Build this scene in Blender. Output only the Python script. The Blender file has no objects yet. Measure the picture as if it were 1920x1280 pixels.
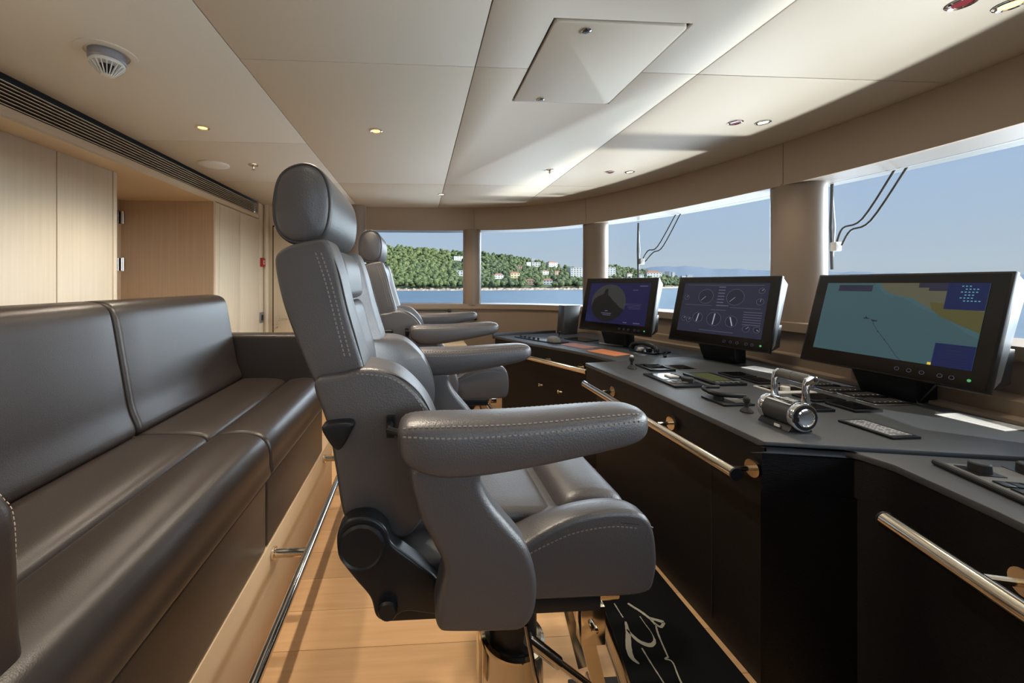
import bpy, bmesh, math, random
from mathutils import Vector, Matrix
random.seed(7)
SC = bpy.context.scene
COL = SC.collection
R = math.radians

# ------------------------------------------------------------------ camera
YAW = R(3.45)
cam_d = bpy.data.cameras.new('camera')
cam = bpy.data.objects.new('camera', cam_d); COL.objects.link(cam)
cam_d.sensor_width = 36.0; cam_d.lens = 36.0 * 730 / 1920
cam_d.shift_x = (960 - 829) / 1920; cam_d.shift_y = (531 - 640) / 1920
cam_d.clip_start = 0.02; cam_d.clip_end = 40000
cam.location = (0, 0, 1.35); cam.rotation_euler = (R(90), 0, -YAW)
SC.camera = cam

# ------------------------------------------------------------------ world, sun, exposure
SC.view_settings.view_transform = 'Standard'; SC.view_settings.look = 'None'
SC.view_settings.exposure = 0.0; SC.view_settings.gamma = 1.0
SC.view_settings.use_curve_mapping = False
SC.cycles.max_bounces = 5; SC.cycles.diffuse_bounces = 3; SC.cycles.glossy_bounces = 3
SC.cycles.transparent_max_bounces = 12
SC.cycles.sample_clamp_indirect = 5.0; SC.cycles.use_adaptive_sampling = True; SC.cycles.adaptive_threshold = 0.035
SC.cycles.caustics_reflective = False; SC.cycles.caustics_refractive = False

w = bpy.data.worlds.new('sky'); SC.world = w; w.use_nodes = True
nt = w.node_tree; nt.nodes.clear()
o = nt.nodes.new('ShaderNodeOutputWorld'); bg = nt.nodes.new('ShaderNodeBackground')
tc = nt.nodes.new('ShaderNodeTexCoord'); sp = nt.nodes.new('ShaderNodeSeparateXYZ')
rp = nt.nodes.new('ShaderNodeValToRGB'); mr = nt.nodes.new('ShaderNodeMapRange')
mr.inputs[1].default_value = -1; mr.inputs[2].default_value = 1
nt.links.new(tc.outputs['Generated'], sp.inputs[0]); nt.links.new(sp.outputs[2], mr.inputs[0])
nt.links.new(mr.outputs[0], rp.inputs[0]); nt.links.new(rp.outputs[0], bg.inputs[0]); nt.links.new(bg.outputs[0], o.inputs[0])
e = rp.color_ramp.elements
e[0].position = 0.0; e[0].color = (0.15, 0.24, 0.34, 1)
e[1].position = 1.0; e[1].color = (0.30, 0.46, 0.85, 1)
for p, c in ((0.47, (0.18, 0.29, 0.42, 1)), (0.497, (0.48, 0.56, 0.62, 1)), (0.515, (0.50, 0.58, 0.66, 1)), (0.56, (0.44, 0.56, 0.71, 1)), (0.66, (0.36, 0.51, 0.78, 1))):
    k = e.new(p); k.color = c
bg.inputs[1].default_value = 1.0

def sun(name, travel, strength, col, ang):
    l = bpy.data.lights.new(name, 'SUN'); l.energy = strength; l.color = col; l.angle = R(ang)
    ob = bpy.data.objects.new(name, l); COL.objects.link(ob)
    ob.rotation_euler = Vector(travel).to_track_quat('-Z', 'Y').to_euler()
    return ob
sun('sun_lamp', (-0.60, 0.45, -0.66), 5.0, (1.0, 0.95, 0.86), 0.6)
# the sun mirrored by the sea below the bow windows, shining up on the deckhead
sun('sea_glint_lamp', (-0.79, 0.0, 0.61), 4.4, (1.0, 0.975, 0.92), 4.0)

# wide fill suns added from bow and quarters to brighten the interior
sun('bow_fill_lamp', (-1.0, 0.0, 0.07), 15.0, (0.90, 0.96, 1.0), 62)
sun('quarter_fill_lamp', (-0.5, -0.86, 0.05), 5.0, (0.78, 0.89, 1.0), 50)  # added cool fill for the sheen on sofa back and chair fronts
sun('near_quarter_fill_lamp', (-0.5, 0.86, 0.05), 3.0, (0.82, 0.91, 1.0), 50)  # added cool fill to lift the near sides of the chairs

# ------------------------------------------------------------------ materials
MATS = {}
def mat(name, col, rough=0.5, metal=0.0, spec=0.5, bump=None, var=None, emit=None, coat=0.0, stretch=None, aniso=None):
    """bump=(scale,strength); var=(scale,amount,(r,g,b) second colour); stretch=(sx,sy,sz) of object space"""
    m = bpy.data.materials.new(name); m.use_nodes = True
    n = m.node_tree.nodes; L = m.node_tree.links; b = n['Principled BSDF']
    b.inputs['Base Color'].default_value = (*col, 1); b.inputs['Roughness'].default_value = rough
    b.inputs['Metallic'].default_value = metal; b.inputs['Specular IOR Level'].default_value = spec
    b.inputs['Coat Weight'].default_value = coat
    if emit:
        b.inputs['Emission Color'].default_value = (*emit[0], 1); b.inputs['Emission Strength'].default_value = emit[1]
    vec = None
    if bump or var:
        t = n.new('ShaderNodeTexCoord'); mp = n.new('ShaderNodeMapping'); L.new(t.outputs['Object'], mp.inputs[0])
        if stretch: mp.inputs['Scale'].default_value = stretch
        vec = mp.outputs[0]
    if var:
        nz = n.new('ShaderNodeTexNoise'); nz.inputs['Scale'].default_value = var[0]; nz.inputs['Detail'].default_value = 5
        L.new(vec, nz.inputs['Vector']); cr = n.new('ShaderNodeValToRGB')
        cr.color_ramp.elements[0].position = 0.5 - var[1]; cr.color_ramp.elements[1].position = 0.5 + var[1]
        cr.color_ramp.elements[0].color = (*var[2], 1); cr.color_ramp.elements[1].color = (*col, 1)
        L.new(nz.outputs[0], cr.inputs[0]); L.new(cr.outputs[0], b.inputs['Base Color'])
    if bump:
        nb = n.new('ShaderNodeTexNoise'); nb.inputs['Scale'].default_value = bump[0]; nb.inputs['Detail'].default_value = 3
        L.new(vec, nb.inputs['Vector']); bp = n.new('ShaderNodeBump'); bp.inputs['Strength'].default_value = bump[1]
        bp.inputs['Distance'].default_value = 0.002
        L.new(nb.outputs[0], bp.inputs['Height']); L.new(bp.outputs[0], b.inputs['Normal'])
    MATS[name] = m; return m

mat('ceiling_leather', (0.66, 0.61, 0.52), 0.55, bump=(700, .12))
mat('ceiling_backing', (0.10, 0.09, 0.075), 0.8)
mat('fascia_leather', (0.42, 0.335, 0.255), 0.5, bump=(600, .12))
mat('soffit', (0.30, 0.27, 0.24), 0.35)
mat('column_leather', (0.27, 0.21, 0.165), 0.33, bump=(600, .06))
mat('sill_leather', (0.33, 0.25, 0.18), 0.45)
mat('tan_panel', (0.29, 0.22, 0.165), 0.5, bump=(500, .1))
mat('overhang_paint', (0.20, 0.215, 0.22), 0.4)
mat('white_paint', (0.72, 0.73, 0.72), 0.35)
mat('sofa_leather', (0.027, 0.020, 0.017), 0.34, spec=0.55, bump=(420, .22))
mat('chair_leather', (0.055, 0.050, 0.052), 0.38, spec=0.8, bump=(380, .30))
mat('piping_leather', (0.03, 0.028, 0.028), 0.5)
mat('thread', (0.21, 0.185, 0.165), 0.7)
mat('black_plastic', (0.009, 0.010, 0.012), 0.35, spec=0.35)
mat('black_rubber', (0.018, 0.018, 0.018), 0.6)
mat('console_black', (0.026, 0.028, 0.031), 0.36, spec=1.0, bump=(180, .10), stretch=(1, 6, 6))
mat('console_top', (0.034, 0.040, 0.048), 0.48, spec=1.0, bump=(180, .08), stretch=(1, 6, 6))
mat('console_wood', (0.005, 0.005, 0.006), 0.38, spec=0.25, bump=(60, .5), stretch=(1, 1, 14))
mat('steel', (0.62, 0.58, 0.53), 0.12, metal=1.0)
mat('gold_steel', (0.72, 0.63, 0.50), 0.13, metal=1.0)
mat('chrome', (0.78, 0.78, 0.79), 0.08, metal=1.0)
mat('alu', (0.26, 0.29, 0.31), 0.38, metal=0.9)
mat('zinc', (0.35, 0.36, 0.40), 0.45, metal=0.8)
mat('white_plastic', (0.75, 0.73, 0.68), 0.4)
mat('grey_plastic', (0.16, 0.16, 0.155), 0.6)
mat('red_plastic', (0.45, 0.02, 0.02), 0.4)
mat('lamp_warm', (0.9, 0.7, 0.3), 0.4, emit=((1.0, 0.66, 0.22), 2.2))
mat('lamp_pale', (0.9, 0.8, 0.6), 0.4, emit=((1.0, 0.85, 0.60), 2.0))
mat('lamp_red', (0.25, 0.02, 0.02), 0.15)
mat('black_glass', (0.006, 0.006, 0.007), 0.10, spec=0.5)
mat('paper_white', (0.62, 0.64, 0.66), 0.7)
mat('paper_orange', (0.62, 0.22, 0.09), 0.7)
mat('paper_pink', (0.33, 0.17, 0.16), 0.7)
mat('rug_pile', (0.010, 0.011, 0.012), 0.95, spec=0.1, bump=(900, .8))
mat('rug_thread', (0.50, 0.47, 0.38), 0.9, bump=(600, .6))
mat('floor_oak', (0.76, 0.48, 0.25), 0.33, bump=(40, .12), var=(5, .25, (0.66, 0.39, 0.19)), stretch=(0.6, 9, 9))
mat('floor_gap', (0.20, 0.12, 0.06), 0.7)
mat('pale_oak', (0.88, 0.76, 0.58), 0.42, bump=(30, .1), var=(4, .3, (0.80, 0.67, 0.49)), stretch=(14, 14, 0.35))
mat('mid_oak', (0.72, 0.53, 0.36), 0.42, bump=(30, .1), var=(4, .3, (0.62, 0.44, 0.28)), stretch=(14, 14, 0.35))
mat('plinth_oak', (0.66, 0.46, 0.27), 0.45)
mat('trim_oak', (0.72, 0.57, 0.38), 0.45)
mat('gap_dark', (0.02, 0.015, 0.01), 0.8)
mat('groove', (0.16, 0.11, 0.07), 0.7)
def emis(name, c, s=1.0, base=(0.01, 0.01, 0.01)):
    return mat(name, base, 0.25, spec=0.25, emit=(c, s))
emis('scr_navy', (0.008, 0.008, 0.045)); emis('scr_dark', (0.006, 0.006, 0.007)); emis('scr_grey', (0.028, 0.029, 0.030))
emis('scr_slate', (0.018, 0.019, 0.038)); emis('scr_ink', (0.014, 0.015, 0.030)); emis('scr_line', (0.28, 0.29, 0.34)); emis('scr_dim', (0.085, 0.09, 0.13))
emis('scr_teal', (0.038, 0.080, 0.093)); emis('scr_land', (0.082, 0.082, 0.052)); emis('scr_olive', (0.070, 0.066, 0.024)); emis('scr_shoal', (0.042, 0.092, 0.108))
emis('scr_blue', (0.006, 0.012, 0.060)); emis('scr_green', (0.08, 0.36, 0.13)); emis('scr_lcd', (0.06, 0.065, 0.02)); emis('scr_cyan', (0.10, 0.30, 0.32)); emis('scr_amber', (0.7, 0.5, 0.05))
mat('villa_white', (0.75, 0.73, 0.70), 0.7); mat('villa_peach', (0.60, 0.42, 0.30), 0.7); mat('villa_yellow', (0.65, 0.55, 0.32), 0.7)
mat('roof_tile', (0.34, 0.16, 0.10), 0.8); mat('window_dark', (0.04, 0.06, 0.10), 0.2); mat('tower_grey', (0.36, 0.36, 0.38), 0.7)
mat('tree_a', (0.085, 0.118, 0.032), 0.8, var=(0.4, .3, (0.055, 0.08, 0.022))); mat('tree_b', (0.125, 0.150, 0.042), 0.8, var=(0.4, .3, (0.08, 0.105, 0.03)))
mat('tree_c', (0.058, 0.085, 0.032), 0.8); mat('cypress', (0.022, 0.045, 0.022), 0.85); mat('bark', (0.08, 0.06, 0.04), 0.9)
mat('hill_scrub', (0.075, 0.11, 0.035), 0.9, var=(0.03, .2, (0.05, 0.08, 0.028)))
mat('shore_rock', (0.42, 0.35, 0.27), 0.9, var=(0.15, .2, (0.20, 0.17, 0.14)))
mat('mountain', (0.16, 0.20, 0.26), 1.0, spec=0.0)  # distance haze is put into this blue-grey base colour
mat('sea_water', (0.095, 0.150, 0.205), 0.7, spec=0.05, bump=(0.12, 1.0), var=(0.02, .3, (0.11, 0.168, 0.225)), stretch=(1, 1, 1))
MATS['sea_water'].node_tree.nodes['Bump'].inputs['Distance'].default_value = 0.6

def plank_variation():
    m = MATS['floor_oak']; n = m.node_tree.nodes; L = m.node_tree.links; b = n['Principled BSDF']
    src = b.inputs['Base Color'].links[0].from_socket
    oi = n.new('ShaderNodeObjectInfo'); mr_ = n.new('ShaderNodeMapRange'); mr_.inputs[3].default_value = 0.80; mr_.inputs[4].default_value = 1.12
    hs = n.new('ShaderNodeHueSaturation'); L.new(oi.outputs['Random'], mr_.inputs[0]); L.new(mr_.outputs[0], hs.inputs['Value'])
    L.new(src, hs.inputs['Color']); L.new(hs.outputs[0], b.inputs['Base Color'])
plank_variation()
def glass_mat():
    m = bpy.data.materials.new('window_glass'); m.use_nodes = True; n = m.node_tree.nodes; L = m.node_tree.links; n.clear()
    out = n.new('ShaderNodeOutputMaterial'); mx = n.new('ShaderNodeMixShader'); tr = n.new('ShaderNodeBsdfTransparent'); gl = n.new('ShaderNodeBsdfGlossy')
    fr = n.new('ShaderNodeFresnel'); fr.inputs[0].default_value = 1.25; gl.inputs['Roughness'].default_value = 0.02
    tr.inputs[0].default_value = (0.96, 0.98, 0.985, 1)
    L.new(fr.outputs[0], mx.inputs[0]); L.new(tr.outputs[0], mx.inputs[1]); L.new(gl.outputs[0], mx.inputs[2]); L.new(mx.outputs[0], out.inputs[0])
    MATS['window_glass'] = m
glass_mat()

# ------------------------------------------------------------------ mesh helpers
class MB:
    def __init__(s): s.v = []; s.f = []
    def add(s, V, F):
        k = len(s.v); s.v += [tuple(p) for p in V]; s.f += [tuple(i + k for i in f) for f in F]; return s
    def box(s, x0, x1, y0, y1, z0, z1):
        V = [(x, y, z) for x in (x0, x1) for y in (y0, y1) for z in (z0, z1)]
        return s.add(V, [(0, 1, 3, 2), (4, 6, 7, 5), (0, 4, 5, 1), (2, 3, 7, 6), (0, 2, 6, 4), (1, 5, 7, 3)])
    def obox(s, c, ax, ay, az, hx, hy, hz):
        c = Vector(c); ax, ay, az = Vector(ax).normalized(), Vector(ay).normalized(), Vector(az).normalized()
        V = [c + ax * hx * i + ay * hy * j + az * hz * k for i in (-1, 1) for j in (-1, 1) for k in (-1, 1)]
        return s.add(V, [(0, 1, 3, 2), (4, 6, 7, 5), (0, 4, 5, 1), (2, 3, 7, 6), (0, 2, 6, 4), (1, 5, 7, 3)])
    def prism(s, poly, z0, z1):
        n = len(poly); V = [(x, y, z0) for x, y in poly] + [(x, y, z1) for x, y in poly]
        return s.add(V, [tuple(range(n - 1, -1, -1)), tuple(range(n, 2 * n))] + [(i, (i + 1) % n, n + (i + 1) % n, n + i) for i in range(n)])
    def prism_y(s, poly, y0, y1):
        n = len(poly); V = [(x, y0, z) for x, z in poly] + [(x, y1, z) for x, z in poly]
        return s.add(V, [tuple(range(n)), tuple(range(2 * n - 1, n - 1, -1))] + [((i + 1) % n, i, n + i, n + (i + 1) % n) for i in range(n)])
    def loft(s, rings, cap=True):
        n = len(rings[0]); V = [p for r in rings for p in r]; F = []
        for k in range(len(rings) - 1):
            for i in range(n):
                a = k * n + i; b = k * n + (i + 1) % n
                F.append((a, b, b + n, a + n))
        if cap:
            for r, k in ((rings[0], 0), (rings[-1], (len(rings) - 1) * n)):
                c = sum((Vector(p) for p in r), Vector()) / n; V = V + [tuple(c)]; ci = len(V) - 1
                for i in range(n):
                    a, b = k + i, k + (i + 1) % n
                    F.append((b, a, ci) if k == 0 else (a, b, ci))
        return s.add(V, F)
    def tube(s, path, r, n=12, cap=True):
        P = [Vector(p) for p in path]; rings = []; up = Vector((0.123, 0.456, 0.88)).normalized()
        for i, p in enumerate(P):
            t = (P[min(i + 1, len(P) - 1)] - P[max(i - 1, 0)]).normalized()
            a = t.cross(up)
            if a.length < 0.05: a = t.cross(Vector((1, 0, 0)))
            a.normalize(); b = t.cross(a); rr = r[i] if isinstance(r, (list, tuple)) else r
            rings.append([p + a * rr * math.cos(k * 2 * math.pi / n) + b * rr * math.sin(k * 2 * math.pi / n) for k in range(n)])
        return s.loft(rings, cap)
    def lathe(s, prof, c=(0, 0, 0), axis='z', n=24, ang=(0, 2 * math.pi)):
        rings = []
        for r, h in prof:
            ring = []
            for k in range(n):
                a = k * 2 * math.pi / n; u, v = r * math.cos(a), r * math.sin(a)
                p = {'z': (u, v, h), 'y': (u, h, v), 'x': (h, u, v)}[axis]
                ring.append((p[0] + c[0], p[1] + c[1], p[2] + c[2]))
            rings.append(ring)
        return s.loft(rings, True)
    def build(s, name, m, parent=None, smooth=None, bevel=0, seg=2, loc=None):
        me = bpy.data.meshes.new(name); me.from_pydata(s.v, [], s.f); me.update()
        bm = bmesh.new(); bm.from_mesh(me)
        bmesh.ops.recalc_face_normals(bm, faces=bm.faces)
        if bevel:
            ed = [e for e in bm.edges if len(e.link_faces) == 2 and e.calc_face_angle(0) > R(28)]
            bmesh.ops.bevel(bm, geom=ed, offset=bevel, segments=seg, affect='EDGES', profile=0.5, clamp_overlap=True)
        bm.to_mesh(me); bm.free()
        if smooth is None: smooth = 35 if bevel == 0 else 40
        if smooth:
            for p in me.polygons: p.use_smooth = True
            me.set_sharp_from_angle(angle=R(smooth))
        me.materials.append(MATS[m]); ob = bpy.data.objects.new(name, me); COL.objects.link(ob)
        if parent: ob.parent = parent
        if loc: ob.location = loc
        return ob

def tag(ob, label=None, cat=None, group=None, kind=None):
    if label: ob['label'] = label
    if cat: ob['category'] = cat
    if group: ob['group'] = group
    if kind: ob['kind'] = kind
    return ob
def thing(name, label, cat, loc=(0, 0, 0), rz=0, group=None):
    ob = bpy.data.objects.new(name, None); COL.objects.link(ob); ob.location = loc; ob.rotation_euler = (0, 0, rz)
    ob.empty_display_size = 0.1
    return tag(ob, label, cat, group)
def struct(name, label=None, loc=(0, 0, 0)):
    ob = bpy.data.objects.new(name, None); COL.objects.link(ob); ob.location = loc; ob.empty_display_size = 0.1
    return tag(ob, label, None, None, 'structure')
def copy_tree(ob, parent=None):
    c = ob.copy(); COL.objects.link(c)
    if parent: c.parent = parent
    for ch in list(ob.children): copy_tree(ch, c)
    return c

def crom(P, n=6, closed=False):
    """Catmull-Rom through points"""
    P = [Vector(p) for p in P]; m = len(P); out = []
    rng = range(m) if closed else range(m - 1)
    for i in rng:
        if closed: a, b, c, d = P[(i - 1) % m], P[i], P[(i + 1) % m], P[(i + 2) % m]
        else: a, b, c, d = P[max(i - 1, 0)], P[i], P[i + 1], P[min(i + 2, m - 1)]
        for k in range(n):
            t = k / n
            out.append(0.5 * ((2 * b) + (c - a) * t + (2 * a - 5 * b + 4 * c - d) * t * t + (3 * b - a - 3 * c + d) * t ** 3))
    if not closed: out.append(P[-1])
    return out
def resample(P, step):
    out = [Vector(P[0])]; acc = 0
    for a, b in zip(P[:-1], P[1:]):
        a, b = Vector(a), Vector(b); L = (b - a).length; d = step - acc
        while d <= L:
            out.append(a + (b - a) * (d / L)); d += step
        acc = (acc + L) % step
    return out
def ccw(P):
    A = sum(P[i][0] * P[(i + 1) % len(P)][1] - P[(i + 1) % len(P)][0] * P[i][1] for i in range(len(P)))
    return P if A > 0 else P[::-1]
def offset_closed(P, d):
    """positive d = inwards, polygon counter-clockwise"""
    n = len(P); out = []
    for i in range(n):
        a, b, c = Vector(P[i - 1]), Vector(P[i]), Vector(P[(i + 1) % n])
        e1, e2 = (b - a), (c - b)
        n1 = Vector((-e1.y, e1.x)).normalized(); n2 = Vector((-e2.y, e2.x)).normalized()
        nn = (n1 + n2); nn = nn.normalized() if nn.length > 1e-6 else n1
        k = max(0.55, nn.dot(n1)); out.append(tuple(b + nn * d / k))
    return out
def offset_open(P, d):
    """positive d = to the right of the travel direction"""
    out = []
    for i in range(len(P)):
        t = (Vector(P[min(i + 1, len(P) - 1)]) - Vector(P[max(i - 1, 0)])).normalized()
        out.append((P[i][0] + t.y * d, P[i][1] - t.x * d))
    return out

def soft_profile(P, n):
    Q = [Vector(p) for p in P]; Q.append(Q[0]); L = sum((Q[i + 1] - Q[i]).length for i in range(len(Q) - 1)); out = []; k = 0; acc = 0.0
    for i in range(n):
        t = L * i / n
        while acc + (Q[k + 1] - Q[k]).length < t: acc += (Q[k + 1] - Q[k]).length; k += 1
        e = (Q[k + 1] - Q[k]).length or 1; out.append(Q[k] + (Q[k + 1] - Q[k]) * ((t - acc) / e))
    for _ in range(2): out = [(out[i - 1] + out[i] * 2 + out[(i + 1) % n]) / 4 for i in range(n)]
    return [tuple(p) for p in out]
def offset_soft(P, d):
    n = len(P); N = []
    for i in range(n):
        t = (Vector(P[(i + 1) % n]) - Vector(P[i - 1])).normalized(); N.append(Vector((-t.y, t.x)))
    for _ in range(3): N = [(N[i - 1] + N[i] * 2 + N[(i + 1) % n]) / 4 for i in range(n)]
    return [(P[i][0] + N[i].x * d, P[i][1] + N[i].y * d) for i in range(n)]
def pillow(prof, y0, y1, r, n=5, ny=10, mod=None, dome=0.0, nr=5):
    """side profile (x,z) pushed along y with rounded rims; mod(x,y,z)->(x,y,z)"""
    P = soft_profile([tuple(p) for p in crom([(a, b) for a, b in ccw(prof)], 6, True)], 24 * n // 2 + 24)
    secs = []
    for k in range(nr + 1):
        a = k / nr * math.pi / 2; secs.append((y0 + r * (1 - math.cos(a)), r * (1 - math.sin(a))))
    for k in range(1, ny): secs.append((y0 + r + (y1 - y0 - 2 * r) * k / ny, 0))
    for k in range(nr, -1, -1):
        a = k / nr * math.pi / 2; secs.append((y1 - r * (1 - math.cos(a)), r * (1 - math.sin(a))))
    rings = []
    for y, ins in secs:
        Q = offset_soft(P, ins) if ins > 1e-6 else P
        rings.append([(x, y, z) for x, z in Q])
    b = MB()
    # domed caps: add a few shrinking rings
    def shrink(ring, s, dy):
        cx = sum(p[0] for p in ring) / len(ring); cz = sum(p[2] for p in ring) / len(ring)
        return [(cx + (p[0] - cx) * s, p[1] + dy, cz + (p[2] - cz) * s) for p in ring]
    if dome:
        pre = [shrink(rings[0], s, -dome * (1 - s * s)) for s in (0.15, 0.45, 0.75)]
        post = [shrink(rings[-1], s, dome * (1 - s * s)) for s in (0.75, 0.45, 0.15)]
        rings = pre + rings + post
    if mod: rings = [[mod(*p) for p in ring] for ring in rings]
    b.loft(rings, bool(dome))
    if not dome:
        n_ = len(rings[0]); b.f.append(tuple(range(n_ - 1, -1, -1))); b.f.append(tuple(range(len(b.v) - n_, len(b.v))))
    return b, P
def stitches(path, normal, L=0.0050, gap=0.0085, r=0.0010):
    b = MB(); P = resample(path, gap); nn = Vector(normal)
    for i in range(len(P) - 1):
        t = (P[i + 1] - P[i]).normalized(); s = t.cross(nn)
        b.obox(P[i], t, s, nn, L / 2, r, r)
    return b
def smoothstep(a, b, x):
    t = max(0, min(1, (x - a) / (b - a))); return t * t * (3 - 2 * t)

# ------------------------------------------------------------------ the room shell
CZ = 2.25; FZ = 1.98; SZ = 1.105; YC = 1.78
half = [(2.385, 1.78), (2.372, 2.1), (2.325, 2.45), (2.215, 2.99), (2.045, 3.52), (1.77, 4.03), (1.33, 4.42), (0.66, 4.60), (-0.2, 4.64), (-1.78, 4.64)]
ctrl = [(x, 2 * YC - y) for x, y in half[::-1]] + half[1:]
curve = [tuple(p) for p in crom(ctrl, 5)]        # runs from the near end round the bow to the far end
def strip(path, sec, name, m, parent=None, smooth=30):
    """sweep a closed section [(offset outward, z)] along a plan path; outward = right of the travel direction"""
    rings = [[] for _ in path]
    for off, z in sec:
        for i, p in enumerate(offset_open(path, off)): rings[i].append((p[0], p[1], z))
    return MB().loft(rings, True).build(name, m, parent, smooth=smooth)

# floor with oak planks
fl = struct('floor', 'oak plank floor')
MB().box(-2.7, 2.9, -1.5, 5.0, -0.12, -0.006).build('subfloor', 'floor_gap', fl)
y = -0.30; row = 0
while y < 4.5:
    cuts = sorted([-0.56, 1.22] + [-0.56 + (0.62 + 0.53 * row) % 1.5])
    for a, b in zip(cuts[:-1], cuts[1:]):
        if b - a > 0.05: MB().box(a + 0.0008, b - 0.0008, y + 0.0008, y + 0.1752, -0.006, 0.0).build('plank', 'floor_oak', fl, loc=(0, 0, 0))
    y += 0.176; row += 1
MB().box(-2.56, -0.56, 2.62, 4.6, -0.006, 0.0).build('boards', 'floor_oak', fl)

# ceiling panels on a grid
ce = struct('ceiling', 'cream leather ceiling panels')
foot = [(-1.78, -1.08)] + curve[1:-1] + [(-1.78, 4.64)]
MB().prism([(-2.7, -1.5), (3.0, -1.5), (3.0, 5.1), (-2.7, 5.1)], CZ + 0.02, CZ + 0.1).build('backing', 'ceiling_backing', ce)
def clip(P, axis, val, keep_less):
    out = []
    for i in range(len(P)):
        a, b = P[i - 1], P[i]; ia = (a[axis] <= val) == keep_less; ib = (b[axis] <= val) == keep_less
        if ia != ib:
            t = (val - a[axis]) / (b[axis] - a[axis]); out.append(tuple(a[k] + t * (b[k] - a[k]) for k in (0, 1)))
        if ib: out.append(b)
    return out
J = 0.0018
cols = [(-1.78, -0.72, (-1.1, 0.05, 1.0, 2.56, 3.55, 4.7)), (-0.72, 0.235, (-1.1, -0.33, 0.64, 1.61, 3.54, 4.7)),
        (0.235, 1.20, (-1.1, -0.33, 0.64, 1.61, 3.54, 4.7)), (1.20, 2.6, (-1.1, -0.33, 0.64, 1.61, 3.54, 4.7))]
HX0, HX1, HY0, HY1 = 0.467, 0.943, 1.305, 1.895
for x0, x1, rows in cols:
    for y0, y1 in zip(rows[:-1], rows[1:]):
        P = clip(clip(clip(clip(foot, 0, x0 + J, False), 0, x1 - J, True), 1, y0 + J, False), 1, y1 - J, True)
        if len(P) < 3: continue
        if x0 == 0.235 and y0 < HY1 and y1 > HY0:           # leave the hatch opening free
            a, b = (HX0 - 0.008, HX1 + 0.008)
            if y1 == 1.61: P = [(x0 + J, y0 + J), (x1 - J, y0 + J), (x1 - J, y1 - J), (b, y1 - J), (b, HY0 - 0.008), (a, HY0 - 0.008), (a, y1 - J), (x0 + J, y1 - J)]
            else: P = [(a, y0 + J), (a, HY1 + 0.008), (b, HY1 + 0.008), (b, y0 + J), (x1 - J, y0 + J), (x1 - J, y1 - J), (x0 + J, y1 - J), (x0 + J, y0 + J)]
        MB().prism(P, CZ, CZ + 0.02).build('ceiling_panel', 'ceiling_leather', ce, bevel=0.003, seg=2)
# hatch
h = thing('ceiling_hatch', 'square access hatch with two round locks set in the ceiling', 'hatch', ((HX0 + HX1) / 2, (HY0 + HY1) / 2, CZ))
hw, hd = (HX1 - HX0) / 2, (HY1 - HY0) / 2
rc = []
for cx, cy, a0 in ((hw - .02, hd - .02, 0), (-hw + .02, hd - .02, 90), (-hw + .02, -hd + .02, 180), (hw - .02, -hd + .02, 270)):
    for k in range(5): rc.append((cx + .02 * math.cos(R(a0 + k * 22.5)), cy + .02 * math.sin(R(a0 + k * 22.5))))
MB().prism(rc, -0.004, 0.02).build('lid', 'ceiling_leather', h, bevel=0.003)
for dx, dy in ((-0.113, -0.253), (-0.113, 0.265)):
    k = MB().lathe([(0.017, -0.004), (0.018, -0.007), (0.013, -0.009), (0.012, -0.006)], (dx, dy, 0), n=20).build('lock', 'chrome', h)
    MB().lathe([(0.0115, -0.0055), (0.0115, -0.008), (0.006, -0.009)], (dx, dy, 0), n=16).build('lock_core', 'black_plastic', k)

# fascia, window head, sill, outer overhang, dwarf wall
COLS = [(-0.73, 4.60, .11), (0.64, 4.655, .108), (1.905, 4.10, .128), (2.475, 2.40, .14)]
allcols = COLS + [(x, 2 * YC - y, r) for x, y, r in COLS[:3]] + [(2.40, 0.55, .14)]
def near_i(x, y): return min(range(len(curve)), key=lambda i: (curve[i][0] - x) ** 2 + (curve[i][1] - y) ** 2)
idx = sorted(set(near_i(x, y) for x, y, r in allcols))
a0, a1 = idx[0], idx[-1]
winp = curve[a0:a1 + 1]
tr = struct('trim_1', 'brown leather fascia above the windows')
for a, b in zip(idx[:-1], idx[1:]):
    if b > a:
        seg = [Vector(p) for p in curve[a:b + 1]]
        seg[0] = seg[0] + (seg[1] - seg[0]).normalized() * .0018; seg[-1] = seg[-1] + (seg[-2] - seg[-1]).normalized() * .0018
        strip([tuple(p) for p in seg], [(0, FZ), (0.02, FZ), (0.02, CZ + 0.01), (0, CZ + 0.01)], 'fascia_panel', 'fascia_leather', tr)
strip(winp, [(0.021, FZ + .002), (0.32, FZ + .012), (0.32, CZ + .05), (0.021, CZ + .05)], 'trim_2', 'soffit')
tag(bpy.data.objects['trim_2'], 'pale window head above the glass', None, None, 'structure')
strip(winp, [(-0.045, SZ - .055), (-0.045, SZ), (0.30, SZ), (0.30, SZ - .055)], 'trim_3', 'sill_leather')
tag(bpy.data.objects['trim_3'], 'tan leather windowsill', None, None, 'structure')
strip(curve, [(0.33, 2.03), (0.60, 2.035), (0.62, 2.06), (0.60, 2.2), (0.33, 2.25)], 'trim_4', 'overhang_paint')
tag(bpy.data.objects['trim_4'], 'white outer roof overhang', None, None, 'structure')
strip(curve, [(0.34, 0.10), (0.34, 0.28), (1.35, 0.25), (1.35, 0.10)], 'trim_30', 'white_paint')  # unseen deck added as a reflector, throws sunlight up through the windows
tag(bpy.data.objects['trim_30'], 'white deck strip added unseen outside the windows to bounce sunlight in', None, None, 'structure')
strip(winp, [(-0.02, 0.0), (-0.02, SZ - .05), (0.28, SZ - .05), (0.28, 0.0)], 'wall_front', 'tan_panel')
tag(bpy.data.objects['wall_front'], 'tan leather dwarf wall under the windows', None, None, 'structure')
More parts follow.
